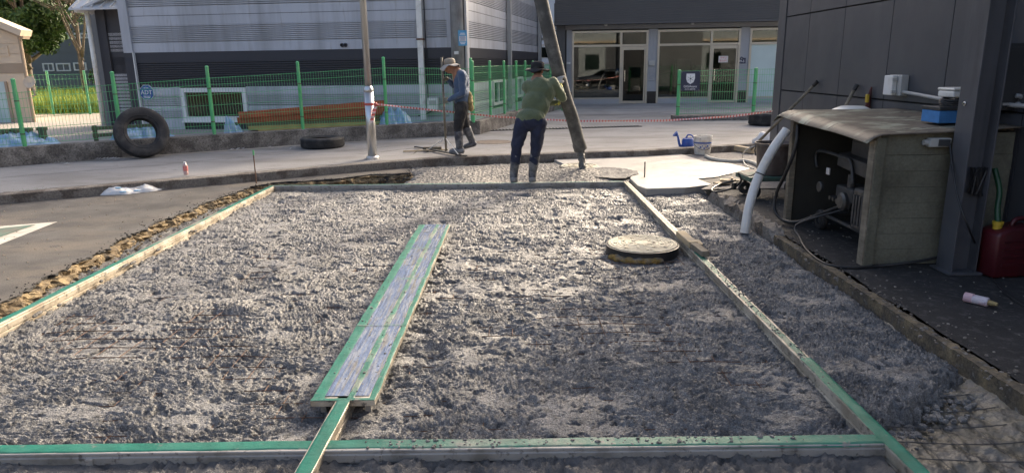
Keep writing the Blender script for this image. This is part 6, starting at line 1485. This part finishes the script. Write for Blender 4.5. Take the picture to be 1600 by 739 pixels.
body = hp_+[('c', hd+Vector((0,-.03,-.06)), nk+Vector((0,-.02,-.05)), .055, .06), ('c', nk, (hL+hR)/2, .09, .10), ('c', sL_, elL, .04, .034), ('c', elL, wL, .033, .026), ('c', sR_, elR, .04, .034), ('c', elR, wR, .033, .026), ('c', hL, kL, .06, .045), ('c', kL, aL, .045, .035), ('c', hR, kR, .06, .045), ('c', kR, aR, .045, .035), ('c', nk+Vector((0,-.02,-.08)), sL_+Vector((0,0,-.05)), .04, .03), ('c', nk+Vector((0,-.02,-.08)), sR_+Vector((0,0,-.05)), .04, .03)]
organic('body', body, M['skin'], m1, .011, 4)
organic('hair', [('e', he(0,-.03,.045), (.082,.09,.075)), ('e', he(0,-.06,.0), (.072,.05,.06))], M['hair'], m1, .012, 3)
ch1, wst = (sL_+sR_)/2+Vector((0,-.02,-.10)), (hL+hR)/2+Vector((0,0,.06))
shirt = [('c', sL_+Vector((.0,0,-.01)), sR_+Vector((0,0,-.01)), .092, .092), ('e', ch1, (.222,.14,.21)), ('e', ch1.lerp(wst, .5), (.205,.135,.21)), ('e', wst+Vector((0,0,.02)), (.205,.138,.13)), ('c', nk+Vector((0,-.03,-.03)), ch1, .075, .14),
         ('c', sL_, elL, .084, .066), ('c', elL, wL+(elL-wL).normalized()*.03, .055, .045), ('c', sR_, elR, .088, .070), ('c', elR, wR+(elR-wR).normalized()*.04, .056, .043)]
organic('shirt', shirt, M['shirtgreen'], m1, .011, 5, .030, .10, 1)
tro = [('e', (hL+hR)/2+Vector((0,.0,.02)), (.198,.145,.14)), ('c', hL+Vector((.008,0,0)), kL, .115, .090), ('c', hR+Vector((-.008,0,0)), kR, .115, .090), ('c', kL, kL.lerp(aL, .55), .078, .072), ('c', kR, kR.lerp(aR, .55), .078, .072)]
organic('trousers', tro, M['navy'], m1, .011, 5, .030, .09, 2)
for a, k in ((aL, kL), (aR, kR)):
    tp_ = k.lerp(a, .38); ft = a+Vector((.01, .06, -.055)); 
    organic('boot', [('c', tp_, a+Vector((0,0,.03)), .076, .060), ('c', a+Vector((0,-.03,-.05)), a+Vector((.015,.15,-.068)), .056, .044), ('c', a+Vector((0,-.03,-.06)), a+Vector((0,.0,.05)), .058, .062)], M['boot'], m1, .010, 4)
    organic('mud_coat', [('c', a+Vector((0,-.032,-.055)), a+Vector((.015,.152,-.072)), .060, .047), ('c', a+Vector((0,-.03,-.06)), a+Vector((0,0,.01)), .061, .061)], M['bootmud'], m1, .010, 4)
hand(m1, wR, hcR+Vector((-.02,-.135,-.02)), (.2,.97,.1), (.75,.25,.4), M['glove'], s=1.15); hand(m1, wL, hcL+Vector((-.07,.02,.02)), (.9,.1,0), (.9,.45,.1), M['glove'])
organic('cuff', [('c', wR+(elR-wR).normalized()*.005, wR+(elR-wR).normalized()*.07, .042, .047)], M['cuff'], m1, .008, 2)
organic('cuff', [('c', wL+(elL-wL).normalized()*.005, wL+(elL-wL).normalized()*.06, .040, .044)], M['cuff'], m1, .008, 2)
# hat: crown and drooping brim
def brim_hat(parent, c, up, r_in, r_out, hgt, mcrown, mbrim, droop, seed, flap=None):
    u = Vector(up).normalized(); x = u.orthogonal().normalized(); y = u.cross(x); Mx = Matrix((x, y, u)).transposed()
    MB().lathe([(r_in*1.02,0),(r_in*1.03,hgt*.3),(r_in*.98,hgt*.65),(r_in*.86,hgt*.9),(r_in*.5,hgt*1.0),(0,hgt*1.02)], c, 24, Mx).build('hat_crown', mcrown, parent, smooth=True)
    vs = []; fs = []; n = 40; rings = 6
    for k in range(rings):
        t = k/(rings-1); r = r_in*.95+(r_out-r_in*.95)*t
        for i in range(n):
            a = 2*math.pi*i/n; z = -droop*t*t*(1+.6*math.sin(a*2+seed)+.4*math.sin(a*5+seed*2))+.004
            vs.append(Mx@Vector((r*math.cos(a)*(1+.04*math.sin(3*a+seed)), r*math.sin(a), z))+Vector(c))
    m_ = len(vs); vs += [v-u*.006 for v in vs]
    for k in range(rings-1):
        for i in range(n): i2 = (i+1) % n; fs.append((k*n+i, k*n+i2, (k+1)*n+i2, (k+1)*n+i)); fs.append((m_+k*n+i, m_+(k+1)*n+i, m_+(k+1)*n+i2, m_+k*n+i2))
    for i in range(n): i2 = (i+1) % n; fs.append(((rings-1)*n+i, (rings-1)*n+i2, m_+(rings-1)*n+i2, m_+(rings-1)*n+i))
    MB().add(vs, fs).build('hat_brim', mbrim, parent, smooth=True)
brim_hat(m1, he(0,-.012,.035), (.02,-.02,1), .096, .178, .105, M['hatblack'], M['hatblack'], .025, 1.3)

# ---- pump hose and the concrete falling from it
ph = thing('pump_hose', 'thick concrete stained pump hose hanging down, held by the worker in green', 'hose', hoseA, world=True)
top2 = hoseT+(hoseT-hoseB)*1.3+Vector((-.1, .2, .6))
MB().tube(spline([hoseA, hoseA.lerp(hoseB, .5)+Vector((.012,0,0)), hoseB, hoseT, top2], 9), .098, 20).build('hose_tube', M['hose'], ph, smooth=True)
ax_ = (hoseB-hoseA).normalized()
MB().tube([hoseA-ax_*.005, hoseA+ax_*.09], .106, 20).build('end_ring', M['hose'], ph); MB().tube([hoseA-ax_*.012, hoseA-ax_*.004], .085, 20).build('mouth', M['tile'], ph)
g = P(911, 267, .03)
st = []; rs_ = random.Random(3)
for k in range(9): t = k/8; p = hoseA.lerp(g, t); st.append(('c', p+Vector((rs_.uniform(-.012,.012), 0, .02)), p+Vector((rs_.uniform(-.02,.02), rs_.uniform(-.02,.02), -.03)), .062-.028*t+rs_.uniform(-.008,.008), .055-.025*t))
for k in range(10): t = rs_.random(); p = hoseA.lerp(g, t); st.append(('e', p+Vector((rs_.uniform(-.05,.05), rs_.uniform(-.03,.03), 0)), (.018,.018,.022)))
cf = organic('falling_concrete', st, M['sludge'], None, .008, 1, .03, .05, 5); tag(cf, 'dark column of concrete falling from the hose mouth', 'concrete')

# ---- worker in blue in profile, holding a screed tool
Yb = 12.15; K = lambda u, v, dy=0.0: PY(u, v, Yb+dy)
m2 = thing('person', 'worker in blue shirt, black trousers and beige flap hat holding a screed', 'person', (K(722, 238).x, Yb, ZR), world=True)
shN, shF = K(722,117,-.15), K(717,118,.17); hpN, hpF = K(722,166,-.08), K(720,166,.09); nk2 = K(713,111,0); hd2 = K(703,104,0)
kn1, an1 = K(716,199,-.07), K(718,231,-.08); kn2, an2 = K(727,196,.09), K(738,222,.12)
elN, wN = K(723,146,-.20), K(699,158,-.12); elF, wF = K(709,134,.20), K(699,124,.05)
poleT, poleB = K(690,90,-.04), K(697,236,-.06)
hp2, he2 = head(m2, hd2, (-.90, -.05, -.42), None)
body = hp2+[('c', hd2+Vector((.02,0,-.06)), nk2+Vector((.02,0,-.04)), .052, .058), ('c', nk2, (hpN+hpF)/2, .08, .09), ('c', shN, elN, .04, .034), ('c', elN, wN, .032, .025), ('c', shF, elF, .04, .034), ('c', elF, wF, .032, .025), ('c', hpN, kn1, .06, .045), ('c', kn1, an1, .044, .034), ('c', hpF, kn2, .06, .045), ('c', kn2, an2, .044, .034), ('c', nk2+Vector((.02,0,-.06)), shN+Vector((0,0,-.04)), .04, .03), ('c', nk2+Vector((.02,0,-.06)), shF+Vector((0,0,-.04)), .04, .03)]
organic('body', body, M['skin'], m2, .011, 4)
organic('hair', [('e', he2(0,-.03,.04), (.08,.085,.075))], M['hair'], m2, .012, 3)
for s_ in (-1, 1): MB().sphere(he2(s_*.03, .088, .012), (.009,.009,.006), 8, 6).build('eye', M['hair'], m2)
c2, w2 = (shN+shF)/2+Vector((.01,0,-.12)), (hpN+hpF)/2+Vector((.005,0,.05))
shirt = [('c', shN+Vector((0,.03,-.01)), shF+Vector((0,-.03,-.01)), .088, .088), ('e', c2, (.138,.185,.19)), ('e', c2.lerp(w2, .5), (.136,.175,.2)), ('e', w2+Vector((0,0,.04)), (.125,.165,.12)), ('c', nk2+Vector((.025,0,-.015)), c2, .078, .12), ('c', shN, elN, .072, .058), ('c', elN, wN.lerp(elN, .15), .055, .042), ('c', shF, elF, .07, .056), ('c', elF, wF.lerp(elF, .15), .054, .042)]
organic('shirt', shirt, M['shirtblue'], m2, .011, 5, .030, .10, 6)
tro = [('e', (hpN+hpF)/2, (.125,.168,.13)), ('c', hpN, kn1, .112, .085), ('c', hpF, kn2, .112, .085), ('c', kn1, kn1.lerp(an1, .5), .074, .068), ('c', kn2, kn2.lerp(an2, .45), .074, .068)]
organic('trousers', tro, M['blacktr'], m2, .011, 5, .030, .09, 7)
organic('boot', [('c', kn1.lerp(an1, .28), an1+Vector((0,0,.03)), .082, .064), ('c', an1+Vector((.035,0,-.045)), an1+Vector((-.14,0,-.058)), .056, .044)], M['boot'], m2, .010, 4)
organic('mud_coat', [('c', an1+Vector((.037,0,-.05)), an1+Vector((-.142,0,-.062)), .058, .047)], M['bootmud'], m2, .010, 4)
dfoot = (K(726,232,.12)-K(740,227,.12)).normalized()
organic('boot', [('c', kn2.lerp(an2, .22), an2+Vector((-.005,0,.03)), .082, .064), ('c', an2+Vector((.025,0,-.03)), an2+Vector((.025,0,-.03))+dfoot*.16, .056, .044)], M['boot'], m2, .010, 4)
hand(m2, wN, poleT.lerp(poleB, .455)+Vector((.045,-.04,0)), (-.3,.9,0), (-.8,.4,0), M['glovedark']); hand(m2, wF, poleT.lerp(poleB, .225)+Vector((.045,.03,0)), (-.3,-.9,0), (-.8,-.4,0), M['glovedark'])
brim_hat(m2, he2(0,-.012,.03), (-.10,0,1), .098, .178, .10, M['hatbeige'], M['hatbrim'], .055, 2.1)
bag = organic('tool_pouch', [('e', K(734,157,.02), (.06,.09,.11)), ('c', K(733,147,0), K(736,170,.02), .045, .05)], M['beigebag'], m2, .012, 3, .04, .05, 8)
# the screed tool
sc = thing('screed_tool', 'long handled screed with flat bar and two struts held upright', 'screed tool', poleB, world=True)
MB().tube([poleT, poleB], .019, 10).build('handle', M['timber'], sc, smooth=True)
b0, b1 = P(649, 229.5, ZR+.03), P(728, 244, ZR+.03); MB().bar(b0, b1, .055, .022).build('bar', M['machine'], sc)
hj = poleT.lerp(poleB, .86)
for q in (P(669, 234, ZR+.04), P(716, 241.5, ZR+.04)): MB().tube([hj, q], .007, 6).build('strut', M['pvc'], sc)

# ============================================================ BEHIND THE CAMERA: what the shop glass mirrors
rf_ = thing('opposite_building', 'dull grey rendered workshop front mirrored in the shop glass', 'building', (0, -13, -.3), world=True)
MB().b2((-16, -14, -.3), (18, -13, 6.0)).build('wall', mk('dull render', (.20,.215,.23), .8), rf_)
for x in (-9, -3.5, 2.0, 7.5): 
    d_ = MB().b2((x, -13.02, -.3), (x+3.0, -12.99, 3.1)).build('door', M['siding_dark'], rf_); MB().b2((x+3.6, -13.05, 1.0), (x+4.9, -12.99, 2.4)).build('window', M['glassdark'], rf_)
MB().b2((-16.2, -14, 3.4), (18.2, -12.7, 3.6)).build('ledge', M['tanband'], rf_)
struct('near_yard', MB().quad((-14, -13, -.30), (16, -13, -.30), (16, .6, -.30), (-14, .6, -.30)), M['asphalt'])
car = thing('parked_car', 'black saloon car mirrored in the shop window', 'car', (2.4, -4.2, -.30))
sec = [(-2.35,.42,.62,.0),(-2.2,.30,.78,.0),(-1.55,.28,.90,.0),(-1.1,.28,.95,.0),(.0,.28,.96,.0),(1.2,.28,.98,.0),(1.9,.30,.97,.0),(2.3,.38,.86,.0),(2.38,.45,.7,.0)]
bd = MB(); n = 12; vs = []
for (x, z0, z1, _) in sec:
    wq = .9*(1-.10*(abs(x)/2.38)**4)
    for (yy, zz) in ((-wq,.5),(-wq*1.0,.15),(-wq*.9,0),(wq*.9,0),(wq,.15),(wq,.5),(wq*.97,.8),(wq*.86,1),(0,1.02),(-wq*.86,1),(-wq*.97,.8),(-wq,.65)): vs.append((x, yy, z0+(z1-z0)*zz))
bd.add(vs, [(i*n+k, i*n+(k+1) % n, (i+1)*n+(k+1) % n, (i+1)*n+k) for i in range(len(sec)-1) for k in range(n)]+[tuple(range(n)), tuple(range((len(sec)-1)*n, len(sec)*n))]).build('body', M['carpaint'], car, smooth=True)
cabp = [(-1.15,.94),(-.35,1.40),(.55,1.44),(1.15,1.36),(1.85,.97)]
cbm = MB(); cbm.prism(cabp, -.72, .72, M=Matrix.Rotation(R(90), 4, 'X')).build('cabin', M['carpaint'], car, bevel=.06, smooth=True)
for s_ in (-1, 1):
    for pl_ in ([(-.95,.98),(-.32,1.34),(.18,1.37),(.18,.98)], [(.25,.98),(.25,1.37),(.6,1.37),(1.1,1.28),(1.4,.98)]):
        MB().prism(pl_, s_*.73-.004, s_*.73+.004, M=Matrix.Rotation(R(90), 4, 'X')).build('side_window', M['glassdark'], car)
    MB().box((-2.25, s_*.62, .68), (.12,.34,.14)).build('headlight', M['whitepaint'], car, bevel=.03); MB().box((2.33, s_*.62, .76), (.08,.34,.14)).build('tail_light', M['redcan'], car, bevel=.02)
    for x in (-1.45, 1.4):
        wh_ = MB().lathe([(.21,-.11),(.31,-.11),(.33,-.08),(.33,.08),(.31,.11),(.21,.11)], (x, s_*.82, .33), 28, Matrix.Rotation(R(90), 3, 'X'), closed=True).build('wheel', M['rubber'], car, auto=40)
        MB().lathe([(.21,-.02),(.215,.09),(.19,.09),(.06,.05),(0,.06)], (x, s_*.84, .33), 20, Matrix.Rotation(R(-90*s_), 3, 'X')@Matrix.Rotation(0, 3, 'Z')).build('rim', M['chrome'], wh_)
for o in bpy.data.objects:
    if '_w' in o: del o['_w']
